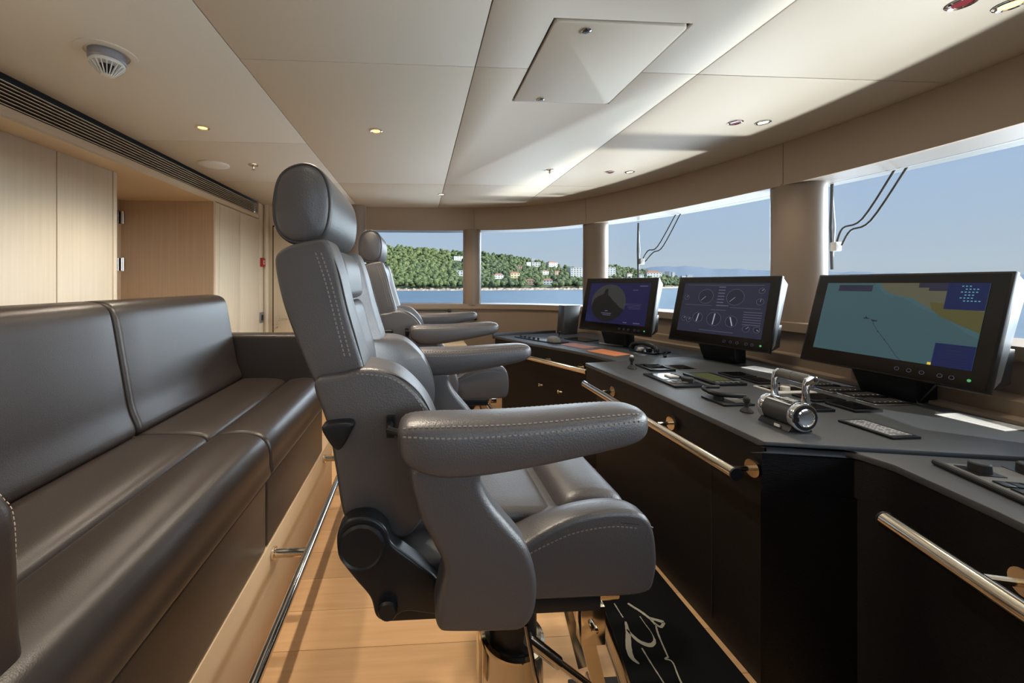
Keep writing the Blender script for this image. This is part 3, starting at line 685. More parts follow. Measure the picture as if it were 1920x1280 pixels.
# ------------------------------------------------------------------ monitors
def monitor(name, label, A, B, content):
    """A,B plan points of the lower screen edge, left to right seen from the helm"""
    A, B = Vector(A), Vector(B); W = (B - A).length; rx = (B - A).normalized(); back = Vector((-rx.y, rx.x))
    t = thing(name, label, 'monitor', ((A.x + B.x) / 2, (A.y + B.y) / 2, 0.955), math.atan2(rx.y, rx.x))
    # local frame: x along the screen, y to the back, z up; screen leans back
    H = .455; tilt = R(15); hw = W / 2
    def S(u, v, d=0):   # u across from left, v up the screen, d out of the glass
        return Vector((u - hw, math.sin(tilt) * v - d * math.cos(tilt), math.cos(tilt) * v + d * math.sin(tilt)))
    b = MB(); q = [S(0, 0), S(W, 0), S(W, H), S(0, H)]
    k = [S(.0, 0, -.02), S(W, 0, -.02), S(W, H, -.02), S(0, H, -.02)]
    b.add(q + k, [(0, 1, 2, 3), (7, 6, 5, 4), (0, 4, 5, 1), (1, 5, 6, 2), (2, 6, 7, 3), (3, 7, 4, 0)]); b.build('bezel', 'black_plastic', t, bevel=.003)
    b = MB(); q = [S(.006, .008, -.02), S(W - .006, .008, -.02), S(W - .006, H - .004, -.02), S(.006, H - .004, -.02)]
    k = [S(.03, .06, -.095), S(W - .03, .06, -.095), S(W - .03, H - .02, -.12), S(.03, H - .02, -.12)]
    b.add(q + k, [(0, 1, 2, 3), (7, 6, 5, 4), (0, 4, 5, 1), (1, 5, 6, 2), (2, 6, 7, 3), (3, 7, 4, 0)]); b.build('housing', 'alu', t, bevel=.002)
    gl = MB().add([S(.008, .008, .0006), S(W - .008, .008, .0006), S(W - .008, H - .008, .0006), S(.008, H - .008, .0006)], [(0, 1, 2, 3)]).build('screen_glass', 'black_glass', t)
    sx0, sx1, sy0, sy1 = .052, W - .052, .072, H - .045
    def poly(pts, m, nm, lay, parent):
        V = [S(sx0 + (sx1 - sx0) * u, sy0 + (sy1 - sy0) * v, .0012 + lay * .0004) for u, v in pts]
        return MB().add(V, [tuple(range(len(V)))]).build(nm, m, parent, smooth=0)
    asp = (sx1 - sx0) / (sy1 - sy0)
    def disc(cx, cy, r, n=40): return [(cx + r / asp * math.cos(i * 2 * math.pi / n), cy + r * math.sin(i * 2 * math.pi / n)) for i in range(n)]
    def ring(cx, cy, r, w, m, nm, lay, parent, n=36):
        V = []; F = []
        for i in range(n):
            for rr in (r, r - w):
                u, v = cx + rr / asp * math.cos(i * 2 * math.pi / n), cy + rr * math.sin(i * 2 * math.pi / n)
                V.append(S(sx0 + (sx1 - sx0) * u, sy0 + (sy1 - sy0) * v, .0012 + lay * .0004))
            F.append((2 * i, 2 * ((i + 1) % n), 2 * ((i + 1) % n) + 1, 2 * i + 1))
        return MB().add(V, F).build(nm, m, parent, smooth=0)
    def dashes(lst, m, nm, lay, parent):
        V = []; F = []
        for x0, y0, x1, y1, wd in lst:
            dx, dy = (x1 - x0) * asp, y1 - y0; L = math.hypot(dx, dy) or 1; nx, ny = -dy / L * wd / 2 / asp, dx / L * wd / 2
            k0 = len(V)
            for u, v in ((x0 + nx, y0 + ny), (x1 + nx, y1 + ny), (x1 - nx, y1 - ny), (x0 - nx, y0 - ny)):
                V.append(S(sx0 + (sx1 - sx0) * u, sy0 + (sy1 - sy0) * v, .0012 + lay * .0004))
            F.append((k0, k0 + 1, k0 + 2, k0 + 3))
        return MB().add(V, F).build(nm, m, parent, smooth=0)
    content(poly, disc, ring, dashes, t)
    # touch keys on the chin and the green power light
    b = MB()
    for u in (.60, .66, .72, .80, .85):
        V = []; c = S(W * u, .036, .0012)
        for i in range(14): V.append(S(W * u + .008 * math.cos(i * math.tau / 14), .036 + .008 * math.sin(i * math.tau / 14), .0012))
        for i in range(14): V.append(S(W * u + .0068 * math.cos(i * math.tau / 14), .036 + .0068 * math.sin(i * math.tau / 14), .0012))
        b.add(V, [(i, (i + 1) % 14, 14 + (i + 1) % 14, 14 + i) for i in range(14)])
    b.build('touch_keys', 'scr_dim', gl, smooth=0)
    V = [S(W * .92 + .0058 * math.cos(i * math.tau / 16), .036 + .0058 * math.sin(i * math.tau / 16), .0012) for i in range(16)]
    MB().add(V, [tuple(range(16))]).build('power_light', 'scr_green', gl, smooth=0)
    b = MB(); zb = TZ - .955
    b.add([(-.10, .055, zb), (.10, .055, zb), (.10, .16, zb), (-.10, .16, zb), (-.12, .015, .03), (.12, .015, .03), (.12, .12, .06), (-.12, .12, .06)], [(0, 1, 2, 3), (7, 6, 5, 4), (0, 4, 5, 1), (1, 5, 6, 2), (2, 6, 7, 3), (3, 7, 4, 0)])
    b.build('stand', 'black_plastic', t, bevel=.004)
    b = MB(); b.add([(-hw + .04, .10, .0), (hw - .04, .10, .0), (hw - .04, .125, .15), (-hw + .04, .125, .15), (-hw + .04, .17, .02), (hw - .04, .17, .02), (hw - .04, .19, .15), (-hw + .04, .19, .15)], [(0, 1, 2, 3), (7, 6, 5, 4), (0, 4, 5, 1), (1, 5, 6, 2), (2, 6, 7, 3), (3, 7, 4, 0)])
    b.build('mount', 'black_plastic', t, bevel=.003)
    return t
def c_radar(poly, disc, ring, dashes, t):
    d = poly([(0, 0), (1, 0), (1, 1), (0, 1)], 'scr_navy', 'display', 0, t)
    poly(disc(.36, .50, .47), 'scr_grey', 'radar_scope', 1, d)
    D = disc(.36, .50, .468, 80)
    land = [(x, y) for x, y in D if y < .42 + .0 or (x < .36 and y < .62)]
    cut = [(.57, .40), (.50, .50), (.44, .56), (.38, .66), (.345, .69), (.33, .86), (.29, .84), (.26, .72), (.17, .66), (.11, .58)]
    P = [(x, y) for x, y in D if y < .38] ; left = [p for p in P if True]
    pts = sorted(D, key=lambda q: math.atan2(q[1] - .5, (q[0] - .36)))
    low = [q for q in pts if -2.9 < math.atan2(q[1] - .5, (q[0] - .36) * 1.5) < -.25]
    poly(low + cut, 'scr_dark', 'radar_echo', 2, d)
    dashes([(.62 + .1 * random.random(), .5 - i * .03, .9, .5 - i * .03, .004) for i in range(5)] + [(.84, .93, .96, .93, .02), (.66, .05, .72, .05, .02), (.82, .05, .92, .05, .02), (.74, .83, .82, .83, .012)], 'scr_dim', 'readouts', 2, d)
    dashes([(.33, .30, .38, .30, .02), (.27, .24, .45, .24, .016), (.30, .20, .44, .20, .016)], 'scr_dim', 'scope_marks', 3, d)
    poly([(0, 0), (.14, 0), (.10, .14), (0, .22)], 'scr_blue', 'corner_glow', 1, d)
def c_gauges(poly, disc, ring, dashes, t):
    d = poly([(0, 0), (1, 0), (1, 1), (0, 1)], 'scr_slate', 'display', 0, t)
    G = [(.31, .73, .145, 225), (.66, .73, .155, 225), (.25, .30, .10, 80), (.455, .29, .135, 85), (.66, .27, .105, -70), (.93, .86, .05, 45), (.93, .66, .06, 80), (.83, .16, .06, 40), (.94, .16, .055, -30), (.07, .26, .05, 60), (.14, .24, .05, 60), (.06, .70, .05, 50)]
    for x, y, r, a in G:
        g = poly(disc(x, y, r, 32), 'scr_ink', 'gauge', 1, d)
        ring(x, y, r, .006, 'scr_dim', 'gauge_rim', 2, g)
        asp = 1.6; L = r * .8
        big = r > .09 and y < .5
        c, s_ = math.cos(R(a)), math.sin(R(a))
        dashes([(x - (L * c / asp if big else 0), y - (L * s_ if big else 0), x + L * c / asp, y + L * s_, .022 if big else .007)], 'scr_line', 'needle', 3, g)
    ds = []
    for i in range(7): ds.append((.455, .92 - i * .06, .535, .92 - i * .06, .018))
    for i in range(6): ds.append((.78, .46 - i * .045, .97, .46 - i * .045, .010))
    ds += [(.05, .55, .40, .55, .006), (.5, .56, .6, .56, .016), (.62, .53, .95, .53, .006), (.05, .96, .95, .96, .006), (.3, .06, .7, .06, .008), (.4, .47, .58, .47, .008)]
    dashes(ds, 'scr_dim', 'readouts', 2, d)
def c_chart(poly, disc, ring, dashes, t):
    d = poly([(0, 0), (1, 0), (1, 1), (0, 1)], 'scr_teal', 'display', 0, t)
    poly([(.36, 1), (1, 1), (1, .36), (.93, .42), (.82, .58), (.70, .66), (.56, .80), (.44, .84)], 'scr_shoal', 'shallows', 1, d)
    poly([(.40, 1), (1, 1), (1, .42), (.92, .50), (.82, .62), (.72, .68), (.62, .80), (.50, .84), (.42, .92)], 'scr_land', 'land', 2, d)
    poly([(1, .66), (.86, .74), (.72, .76), (.74, .66), (.80, .58), (.90, .50), (1, .42)], 'scr_olive', 'built_up_land', 3, d)
    poly([(.64, 1), (.84, 1), (.84, .90), (.70, .90), (.70, .94), (.64, .94)], 'scr_slate', 'caption_box', 4, d)
    bx = poly([(.80, 1), (1, 1), (1, .68), (.80, .68)], 'scr_blue', 'info_box', 5, d)
    dashes([(.87 + .02 * (i % 2) + .018 * j, .96 - i * .035, .88 + .02 * (i % 2) + .018 * j, .96 - i * .035, .012) for i in range(6) for j in range(3 + (i * 7) % 3)], 'scr_cyan', 'digits', 6, bx)
    b2 = poly([(.80, 0), (1, 0), (1, .27), (.80, .27)], 'scr_blue', 'info_box', 4, d)
    dashes([(.86, .24, .98, .24, .008), (.86, .20, .94, .20, .008)] + [(.83, .16 - i * .03, .97, .16 - i * .03, .006) for i in range(5)], 'scr_slate', 'readouts', 5, b2)
    poly([(.78, 0), (.80, 0), (.80, .03), (.78, .03)], 'scr_amber', 'marker', 5, d)
    poly([(.10, .97), (.35, .97), (.35, .88), (.10, .88)], 'scr_slate', 'legend', 1, d)
    poly([(.12, .955), (.16, .965), (.19, .93), (.15, .90)], 'scr_ink', 'legend_arrow', 2, d)
    tr_ = [(.405, .47, .41, .43, .006), (.41, .43, .455, .33, .005), (.455, .33, .54, .17, .005), (.54, .17, .60, .04, .005), (.60, .04, .63, 0, .005)]
    dashes(tr_, 'scr_ink', 'track', 1, d)
    poly([(.33, .505), (.345, .51), (.352, .535), (.36, .51), (.385, .50), (.365, .493), (.34, .493)], 'scr_ink', 'vessel_mark', 1, d)
    poly([(.385, .495), (.41, .485), (.435, .485), (.425, .468), (.40, .465)], 'scr_ink', 'vessel_mark', 1, d)
    poly(disc(.452, .335, .008, 10), 'scr_ink', 'waypoint', 2, d); poly(disc(.505, .235, .008, 10), 'scr_ink', 'waypoint', 2, d)
m1 = monitor('radar_monitor', 'black monitor showing a round radar picture on deep blue', (1.400, 3.334), (1.703, 2.772), c_radar)
m2 = monitor('gauge_monitor', 'black monitor showing engine gauges on slate blue', (1.774, 2.671), (1.965, 2.070), c_gauges)
m3 = monitor('chart_monitor', 'black monitor showing a teal sea chart with land', (1.997, 1.928), (2.026, 1.267), c_chart)

# ------------------------------------------------------------------ instruments on the console
def flat(name, label, cat, x0, x1, y0, y1, z, h=.010, m='black_plastic', group=None):
    t = thing(name, label, cat, ((x0 + x1) / 2, (y0 + y1) / 2, z), 0, group)
    hx, hy = (x1 - x0) / 2, (y1 - y0) / 2
    MB().box(-hx, hx, -hy, hy, 0, h).build('frame', m, t, bevel=.002)
    return t, hx, hy
def sub(t, x0, x1, y0, y1, z0, z1, name, m, bevel=.001):
    return MB().box(x0, x1, y0, y1, z0, z1).build(name, m, t, bevel=bevel)
def joystick(label, x, y, z, s=1.0, tip='black_rubber'):
    t = thing('joystick', label, 'joystick', (x, y, z))
    MB().lathe([(.026 * s, 0), (.026 * s, .004), (.020 * s, .012 * s), (.010 * s, .022 * s)], n=20).build('boot', 'black_rubber', t)
    MB().lathe([(.008 * s, .018 * s), (.008 * s, .042 * s), (.013 * s, .046 * s), (.014 * s, .062 * s), (.010 * s, .068 * s)], n=18).build('grip', tip, t)
    return t
jt = joystick('black joystick with pale tip at the far corner of the central console', 1.249, 2.215, TZ)
MB().lathe([(.009, .066), (.011, .07), (.008, .078), (.003, .080)], n=16).build('tip', 'white_plastic', jt)
MB().lathe([(.030, 0), (.030, .003)], n=4).build('plate', 'grey_plastic', jt)
joystick('small black joystick beside the throttle levers', 1.273, 1.440, TZ, .85)
joystick('black joystick on the far console wing', 1.326, 3.60, WZ, .9)
t, hx, hy = flat('recessed_tray', 'sunken black tray at the far end of the central console', 'tray', 1.315, 1.461, 2.13, 2.297, TZ, .004)
for a in ((-hx, hx, -hy, -hy + .012), (-hx, hx, hy - .012, hy), (-hx, -hx + .012, -hy, hy), (hx - .012, hx, -hy, hy)): sub(t, *a, .004, .010, 'rim', 'black_plastic')
MB().add([(-.04, -.02, .004), (.05, -.02, .004), (.05, .05, .004), (-.04, .05, .004), (.05, .0, .016), (-.04, .05, .016)], [(0, 1, 2, 3), (1, 4, 2), (3, 5, 0), (2, 4, 5, 3), (0, 5, 4, 1)]).build('insert', 'black_glass', t, smooth=0)
t, hx, hy = flat('card_reader', 'thin grey card plate beside the sunken tray', 'control panel', 1.492, 1.615, 2.153, 2.288, TZ, .003, 'grey_plastic')
sub(t, -hx + .006, hx - .006, -hy + .006, hy - .006, .003, .0038, 'face', 'black_glass', 0)
t, hx, hy = flat('autopilot_panel', 'black control panel with a big rotary knob and a white key', 'control panel', 1.222, 1.388, 1.79, 2.055, TZ, .010)
sub(t, -hx + .03, hx - .012, .0, hy - .015, .010, .0108, 'screen', 'black_glass', 0)
sub(t, -.005, .045, .02, .07, .0105, .018, 'white_key', 'white_plastic')
for i in range(6): sub(t, -hx + .02 + .03 * (i % 3), -hx + .042 + .03 * (i % 3), -.085 + .03 * (i // 3), -.065 + .03 * (i // 3), .010, .013, 'key', 'grey_plastic' if i != 3 else 'white_plastic')
MB().lathe([(.027, .010), (.027, .028), (.023, .031)], (.035, -.055, 0), n=28).build('knob', 'black_rubber', t)
t, hx, hy = flat('radio_display', 'radio unit with an olive green display', 'radio', 1.442, 1.604, 1.81, 2.047, TZ, .012)
sub(t, -hx + .02, hx - .03, -hy + .055, hy - .018, .012, .0126, 'display', 'scr_lcd', 0)
for i in range(5): sub(t, -hx + .02 + .026 * i, -hx + .036 + .026 * i, -hy + .014, -hy + .034, .012, .015, 'key', 'grey_plastic')
t, hx, hy = flat('alarm_panel', 'small black glass panel behind the radio unit, farther one', 'control panel', 1.655, 1.786, 1.955, 2.062, TZ, .010); sub(t, -hx + .008, hx - .008, -hy + .008, hy - .008, .010, .0106, 'face', 'black_glass', 0)
t, hx, hy = flat('alarm_panel', 'small black glass panel behind the radio unit, nearer one', 'control panel', 1.673, 1.785, 1.822, 1.932, TZ, .010); sub(t, -hx + .008, hx - .008, -hy + .008, hy - .008, .010, .0106, 'face', 'black_glass', 0)
t, hx, hy = flat('microphone_cradle', 'black cradle plate with a hooked microphone clip', 'cradle', 1.235, 1.37, 1.508, 1.635, TZ, .009)
MB().lathe([(.020, .009), (.018, .026)], (-.03, .01, 0), n=16).tube(crom([(-.055, .035, .034), (-.06, .06, .040), (-.03, .075, .043), (.02, .07, .044)], 6), .008, 10).tube(crom([(-.055, .035, .034), (-.04, .0, .032), (.0, -.02, .032), (.05, -.035, .034)], 6), [.010] * 19, 10).build('hook', 'black_plastic', t)
sub(t, .0, .055, -.045, .03, .009, .0095, 'label', 'grey_plastic', 0)
t, hx, hy = flat('buttons_tray', 'white edged button panel behind the throttle levers with a pale knob', 'control panel', 1.61, 1.80, 1.655, 1.785, TZ, .008, 'white_plastic')
sub(t, -hx + .012, hx - .012, -hy + .03, hy - .008, .008, .0086, 'face', 'black_glass', 0)
MB().lathe([(.018, .008), (.018, .024), (.015, .026)], (-.02, -.025, 0), n=22).build('knob', 'white_plastic', t)
for i in range(5): sub(t, -.07 + .03 * i, -.05 + .03 * i, .02, .04, .0086, .011, 'key', 'grey_plastic')
for i, (x0, x1, y0, y1, lb) in enumerate(((1.655, 1.80, 1.535, 1.635, 'dark glass plate between the throttle levers and the chart monitor, farther one'), (1.683, 1.80, 1.405, 1.519, 'dark glass plate between the throttle levers and the chart monitor, nearer one'), (1.50, 1.62, 1.42, 1.50, 'dark glass plate just behind the throttle levers'))):
    t, hx, hy = flat('glass_plate', lb, 'control panel', x0, x1, y0, y1, TZ, .010); sub(t, -hx + .006, hx - .006, -hy + .006, hy - .006, .010, .0105, 'face', 'black_glass', 0)
rows = ((1.885, 2.03, 1.755, 1.885, 'farthest silver edged switch panel under the chart monitor'), (1.865, 2.035, 1.655, 1.73, 'second silver edged switch panel under the chart monitor'), (1.88, 2.04, 1.572, 1.645, 'third silver edged switch panel under the chart monitor'), (1.855, 2.02, 1.474, 1.548, 'nearest silver edged switch panel under the chart monitor'))
for x0, x1, y0, y1, lb in rows:
    t, hx, hy = flat('switch_panel', lb, 'switch panel', x0, x1, y0, y1, TZ, .008, 'chrome', 'switch panels under the chart monitor')
    sub(t, -hx + .003, hx - .003, -hy + .003, hy - .003, .008, .0095, 'face', 'black_plastic', 0)
    for i in range(6):
        k = sub(t, -hx + .012 + i * (2 * hx - .024) / 6, -hx + .012 + (i + .8) * (2 * hx - .024) / 6, -hy + .012, hy - .012, .0095, .012, 'switch', 'black_rubber')
        sub(k, -hx + .014 + i * (2 * hx - .024) / 6, -hx + .020 + i * (2 * hx - .024) / 6, -hy + .016, -hy + .02, .012, .0124, 'mark', 'white_plastic', 0)
t, hx, hy = flat('legend_plate', 'black framed plate of small white print in front of the chart monitor', 'label plate', 1.512, 1.612, 1.155, 1.319, TZ, .008)
sub(t, -hx + .010, hx - .010, -hy + .014, hy - .010, .008, .0085, 'legend', 'grey_plastic', 0)
b = MB()
for i in range(14):
    yy = -hy + .02 + i * .0095
    for j in range(5):
        if random.random() < .8: b.box(-hx + .016 + j * .014, -hx + .016 + j * .014 + random.uniform(.006, .012), yy, yy + .0045, .0085, .0088)
tag(b.build('print_marks', 'paper_white', t, smooth=0), kind='stuff')
for i, (x, y, a, lb) in enumerate(((1.99, 2.14, .25, 'loose printed sheet at the back of the console near the gauge monitor'), (2.03, 1.29, .1, 'sunlit printed sheet at the back of the console near the chart monitor'))):
    t = thing('paper_sheet', lb, 'paper', (x, y, TZ), a)
    MB().box(-.06, .06, -.085, .085, 0, .0012).build('sheet', 'paper_white', t)
    b = MB()
    for j in range(14): b.box(-.048, .02 + .025 * random.random(), -.07 + j * .0098, -.0688 + j * .0098, .0012, .0013)
    tag(b.build('print_lines', 'grey_plastic', t, smooth=0), kind='stuff')
# throttle
th = thing('throttle_lever', 'chrome and black twin throttle lever on the central console', 'throttle', (1.283, 1.285, TZ))
MB().prism_y([(-.045, 0), (.045, 0), (.030, .020), (-.030, .020)], -.05, .07).build('base', 'black_plastic', th, bevel=.003)
MB().lathe([(.044, -.045), (.044, .05)], (0, 0, .052), axis='y', n=40).build('body', 'console_black', th)
for s, y0 in ((-1, -.045), (1, .05)):
    er = MB().lathe([(.046, y0), (.048, y0 + s * .004), (.048, y0 + s * .016), (.046, y0 + s * .020), (.042, y0 + s * .021)], (0, 0, .052), axis='y', n=40).build('end_ring', 'chrome', th)
    MB().lathe([(.0415, y0 + s * .018), (.0415, y0 + s * .0225), (.030, y0 + s * .0225)], (0, 0, .052), axis='y', n=40).build('end_cover', 'black_plastic', er)
    MB().lathe([(.031, y0 + s * .021), (.031, y0 + s * .0245), (.027, y0 + s * .026), (.0255, y0 + s * .0235), (.0, y0 + s * .0235)], (0, 0, .052), axis='y', n=36).build('end_cap', 'chrome', er)
    yc = y0 + s * .010
    lv = MB().prism_y([(.000, .088), (.028, .084), (.022, .13), (.024, .152), (.048, .163), (.057, .175), (.048, .187), (.028, .190), (.010, .181), (.003, .158)], yc - .005, yc + .005).build('lever', 'chrome', th, bevel=.002)
    MB().lathe([(.006, yc + s * .005), (.006, yc + s * .0065)], (.044, 0, .175), axis='y', n=14).build('screw', 'black_plastic', lv)
MB().lathe([(.0155, -.050), (.0165, -.045), (.0165, .0015), (.015, .002), (.015, .005), (.0165, .0055), (.0165, .050), (.0155, .056)], (.032, 0, .175), axis='y', n=26).build('grip', 'grey_plastic', th)
MB().prism_y([(-.030, .088), (-.012, .0975), (.010, .098), (.026, .090), (.010, .094), (-.012, .093)], -.042, .046).build('keypad', 'chrome', th)
for i in range(6): sub(th, -.016 + .014 * (i % 2), -.005 + .014 * (i % 2), -.035 + .016 * (i // 2), -.024 + .016 * (i // 2), .097, .1005, 'key', 'white_plastic')
MB().box(-.047, -.043, -.02, .0, .006, .014).build('name_plate', 'white_plastic', th)
# far wing
wr = R(28.5)
t = thing('trackball_panel', 'black key panel with a domed wrist rest on the far console wing', 'control panel', (1.10, 3.47, WZ), wr)
MB().box(-.085, .085, -.25, .25, 0, .008).build('frame', 'black_plastic', t, bevel=.002)
for i in range(5): MB().lathe([(.010, .008), (.010, .022), (.008, .024)], (-.045, .20 - .055 * i, 0), n=14).build('key', 'black_rubber', t)
MB().loft([[(.05 * math.cos(a) * q - .01, -.17 + .07 * math.sin(a) * q, .008 + .045 * math.sqrt(max(0, 1 - q ** 3))) for a in [k * math.tau / 24 for k in range(24)]] for q in (1, .9, .72, .5, .25, .05)]).build('wrist_dome', 'grey_plastic', t, smooth=70)
t = thing('touch_display', 'flat black touch display sunk in the far console wing', 'display', (1.472, 3.445, WZ), R(30))
MB().box(-.095, .095, -.115, .115, 0, .008).build('frame', 'black_plastic', t, bevel=.002); sub(t, -.08, .08, -.10, .10, .008, .0086, 'face', 'black_glass', 0)
t = thing('notebook', 'dark closed notebook lying under the radar monitor', 'notebook', (1.645, 3.175, WZ), R(35))
MB().box(-.075, .075, -.105, .105, 0, .004).build('cover', 'grey_plastic', t, bevel=.001); MB().box(-.072, .07, -.102, .102, .004, .015).build('pages', 'paper_white', t); MB().box(-.075, .075, -.105, .105, .015, .019).build('cover', 'grey_plastic', t, bevel=.001)
t = thing('paper_folder', 'dull pink folder on the far console wing', 'folder', (1.305, 3.11, WZ), R(26)); MB().box(-.085, .085, -.125, .125, 0, .003).build('cover', 'paper_pink', t, bevel=.001)
t = thing('paper_folder', 'bright orange folder on the far console wing', 'folder', (1.398, 2.795, WZ), R(24)); MB().box(-.085, .085, -.128, .128, 0, .003).build('cover', 'paper_orange', t, bevel=.001)
t = thing('telephone', 'black telephone handset resting on its cradle under the radar monitor', 'telephone', (1.70, 2.80, WZ), R(22))
MB().box(-.075, .12, -.10, .10, 0, .012).build('base', 'black_plastic', t, bevel=.003)
for i in range(12): sub(t, .03 + .022 * (i % 3), .047 + .022 * (i % 3), -.08 + .022 * (i // 3), -.063 + .022 * (i // 3), .012, .015, 'key', 'grey_plastic')
MB().tube(crom([(-.04, .105, .022), (-.04, .088, .050), (-.04, .03, .066), (-.04, -.03, .066), (-.04, -.088, .050), (-.04, -.105, .022)], 6), [.020] * 4 + [.017] * 23 + [.021] * 4, 16).build('handset', 'black_plastic', t, smooth=60)
MB().box(-.06, -.02, .01, .04, .012, .035).build('cradle_rest', 'white_plastic', t, bevel=.004); MB().box(-.06, -.02, -.055, -.03, .012, .04).build('cradle_rest', 'black_plastic', t, bevel=.004)
MB().tube(crom([(-.04, -.10, .02), (.0, -.125, .006), (.05, -.115, .008), (.10, -.09, .015)], 6), .004, 8).build('cord', 'black_rubber', t)
MB().lathe([(.016, 0), (.016, .004), (.010, .006), (.010, .022), (.008, .024)], n=18).build('knob', 'black_rubber', thing('rotary_knob', 'single small black knob beside the telephone', 'knob', (1.675, 2.556, TZ if False else WZ)))
# near wing keyboard
t = thing('radar_keyboard', 'black radar keyboard with round knobs on the near console wing', 'keyboard', (1.50, .845, WZ), R(-16))
MB().box(-.085, .18, -.18, .15, 0, .008).build('frame', 'grey_plastic', t, bevel=.002)
MB().tube([(-.09, .15, .008), (-.09, -.18, .008)], .008, 10).build('edge_bead', 'black_rubber', t)
for x, y in ((-.03, .105), (.09, .125), (.14, .04)):
    MB().box(x - .03, x + .03, y - .03, y + .03, .008, .0095).build('knob_plate', 'black_plastic', t)
    MB().lathe([(.021, .009), (.020, .030), (.017, .033)], (x, y, 0), n=22).build('knob', 'black_rubber', t)
for i in range(24): sub(t, -.06 + .026 * (i % 6), -.037 + .026 * (i % 6), -.10 + .038 * (i // 6), -.07 + .038 * (i // 6), .008, .012, 'key', 'black_plastic')

# ------------------------------------------------------------------ far wall details
t = thing('hand_crank', 'thin dark rod with a round knob under the far windowsill', 'rod', (0.16, 4.53, 1.03)); MB().tube([(-.22, 0, .004), (.19, 0, 0)], .006, 8).build('rod', 'black_rubber', t); MB().lathe([(.010, -.02), (.024, -.012), (.024, .0), (.012, .008)], (.20, 0, 0), axis='y', n=18).build('knob', 'black_rubber', t)
t = thing('socket_plate', 'small framed socket plate on the tan far wall', 'socket', (0.145, 4.555, .97)); MB().box(-.085, .085, -.008, .01, -.03, .03).build('frame', 'grey_plastic', t, bevel=.003); MB().box(-.05, .05, -.012, -.006, -.018, .018).build('cover', 'tan_panel', t)
t = thing('wall_latch', 'chrome latch on the tan far wall behind the second chair arm', 'latch', (0.65, 4.56, .955)); MB().box(-.06, .03, -.02, .02, -.04, .04).build('plate', 'chrome', t, bevel=.006); MB().lathe([(.018, -.045), (.018, -.02)], (.0, 0, 0), axis='y', n=16).build('button', 'black_plastic', t)
t = thing('locker_bench', 'low tan wooden locker by the far wall', 'locker', (0.36, 4.30, 0)); MB().box(-.2, .22, -.12, .24, 0, .60).build('body', 'trim_oak', t, bevel=.003); MB().box(-.21, .16, -.13, .20, .60, .685).build('lid', 'trim_oak', t, bevel=.003)
t = thing('fire_alarm', 'red fire alarm call point on the oak bulkhead', 'alarm', (BX + .001, 4.535, 1.587)); MB().box(0, .025, -.045, .045, -.05, .05).build('case', 'red_plastic', t, bevel=.004); MB().box(.025, .028, -.022, .022, -.022, .022).build('window', 'white_plastic', t); MB().box(.028, .030, -.008, .008, -.010, .010).build('button', 'red_plastic', t)
t = thing('light_switch', 'steel light switch plate below the red alarm', 'switch', (BX + .001, 4.52, .963)); MB().box(0, .012, -.045, .045, -.06, .06).build('plate', 'zinc', t, bevel=.003); MB().box(.012, .018, -.020, .020, -.03, .03).build('rocker', 'black_plastic', t)

# ------------------------------------------------------------------ ceiling fixtures
def downlight(label, x, y, m, power=0, col=(1, .86, .68), r=.037):
    t = thing('downlight', label, 'ceiling light', (x, y, CZ), 0, 'recessed ceiling downlights')
    MB().lathe([(r, -.0), (r, -.003), (r - .006, -.006), (r - .012, -.003), (r - .013, .006)], n=30).build('rim', 'chrome', t)
    MB().lathe([(r - .0125, .003), (r - .0125, -.001), (.002, -.002)], n=24).build('lens', m, t)
    if power:
        l = bpy.data.lights.new('downlight_beam', 'SPOT'); l.energy = power; l.color = col; l.spot_size = R(125); l.spot_blend = .6; l.shadow_soft_size = .03
        lo = bpy.data.objects.new('downlight_beam', l); COL.objects.link(lo); lo.parent = t; lo.location = (0, 0, -.012)
    return t
PW = 34
downlight('lit warm downlight near the louvre over the sofa back', -1.246, 2.329, 'lamp_warm', PW)
downlight('lit warm downlight above the foreground helm chair', -0.251, 2.317, 'lamp_warm', PW * 1.4)
downlight('lit pale downlight by the far fascia', 0.231, 3.927, 'lamp_pale', PW)
downlight('unlit red downlight of the farthest ceiling pair', 1.539, 3.056, 'lamp_red')
downlight('lit pale downlight of the farthest ceiling pair', 1.702, 3.047, 'lamp_pale', PW * .5)
downlight('unlit red downlight of the middle ceiling pair', 1.767, 2.073, 'lamp_red')
downlight('lit pale downlight of the middle ceiling pair', 1.922, 2.064, 'lamp_pale', PW * .5)
downlight('unlit red downlight at the top right picture edge', 1.742, 1.146, 'lamp_red')
downlight('lit warm downlight at the top right picture corner', 1.907, 1.144, 'lamp_warm', PW * .5)
for x, y in ((-1.246, 1.19), (-0.251, 1.19), (-1.246, .25), (-.251, .25), (.70, .25), (.231, -.37), (-1.246, -.6)):
    downlight('warm downlight in the ceiling behind the viewpoint', x, y, 'lamp_warm', PW * (.5 if x < -1 else (2.2 if y > 1 else .15)))
t = thing('ceiling_speaker', 'round white loudspeaker grille flush in the ceiling', 'speaker', (-1.547, 3.045, CZ)); MB().lathe([(.105, 0), (.105, -.006), (.098, -.010)], n=40).build('ring', 'white_plastic', t); MB().lathe([(.098, -.008), (.06, -.0125), (.002, -.0135)], n=40).build('grille', 'white_plastic', t)
def sprinkler(label, x, y):
    t = thing('sprinkler', label, 'sprinkler', (x, y, CZ)); MB().lathe([(.036, 0), (.035, -.004), (.014, -.008)], n=24).build('cover', 'gold_steel', t); MB().lathe([(.008, -.006), (.008, -.022), (.004, -.028), (.004, -.034), (.014, -.036), (.014, -.038)], n=16).build('head', 'gold_steel', t)
sprinkler('brass sprinkler head beside the round ceiling speaker', -1.254, 3.04); sprinkler('brass sprinkler head in the sunlit ceiling', 1.042, 3.042)
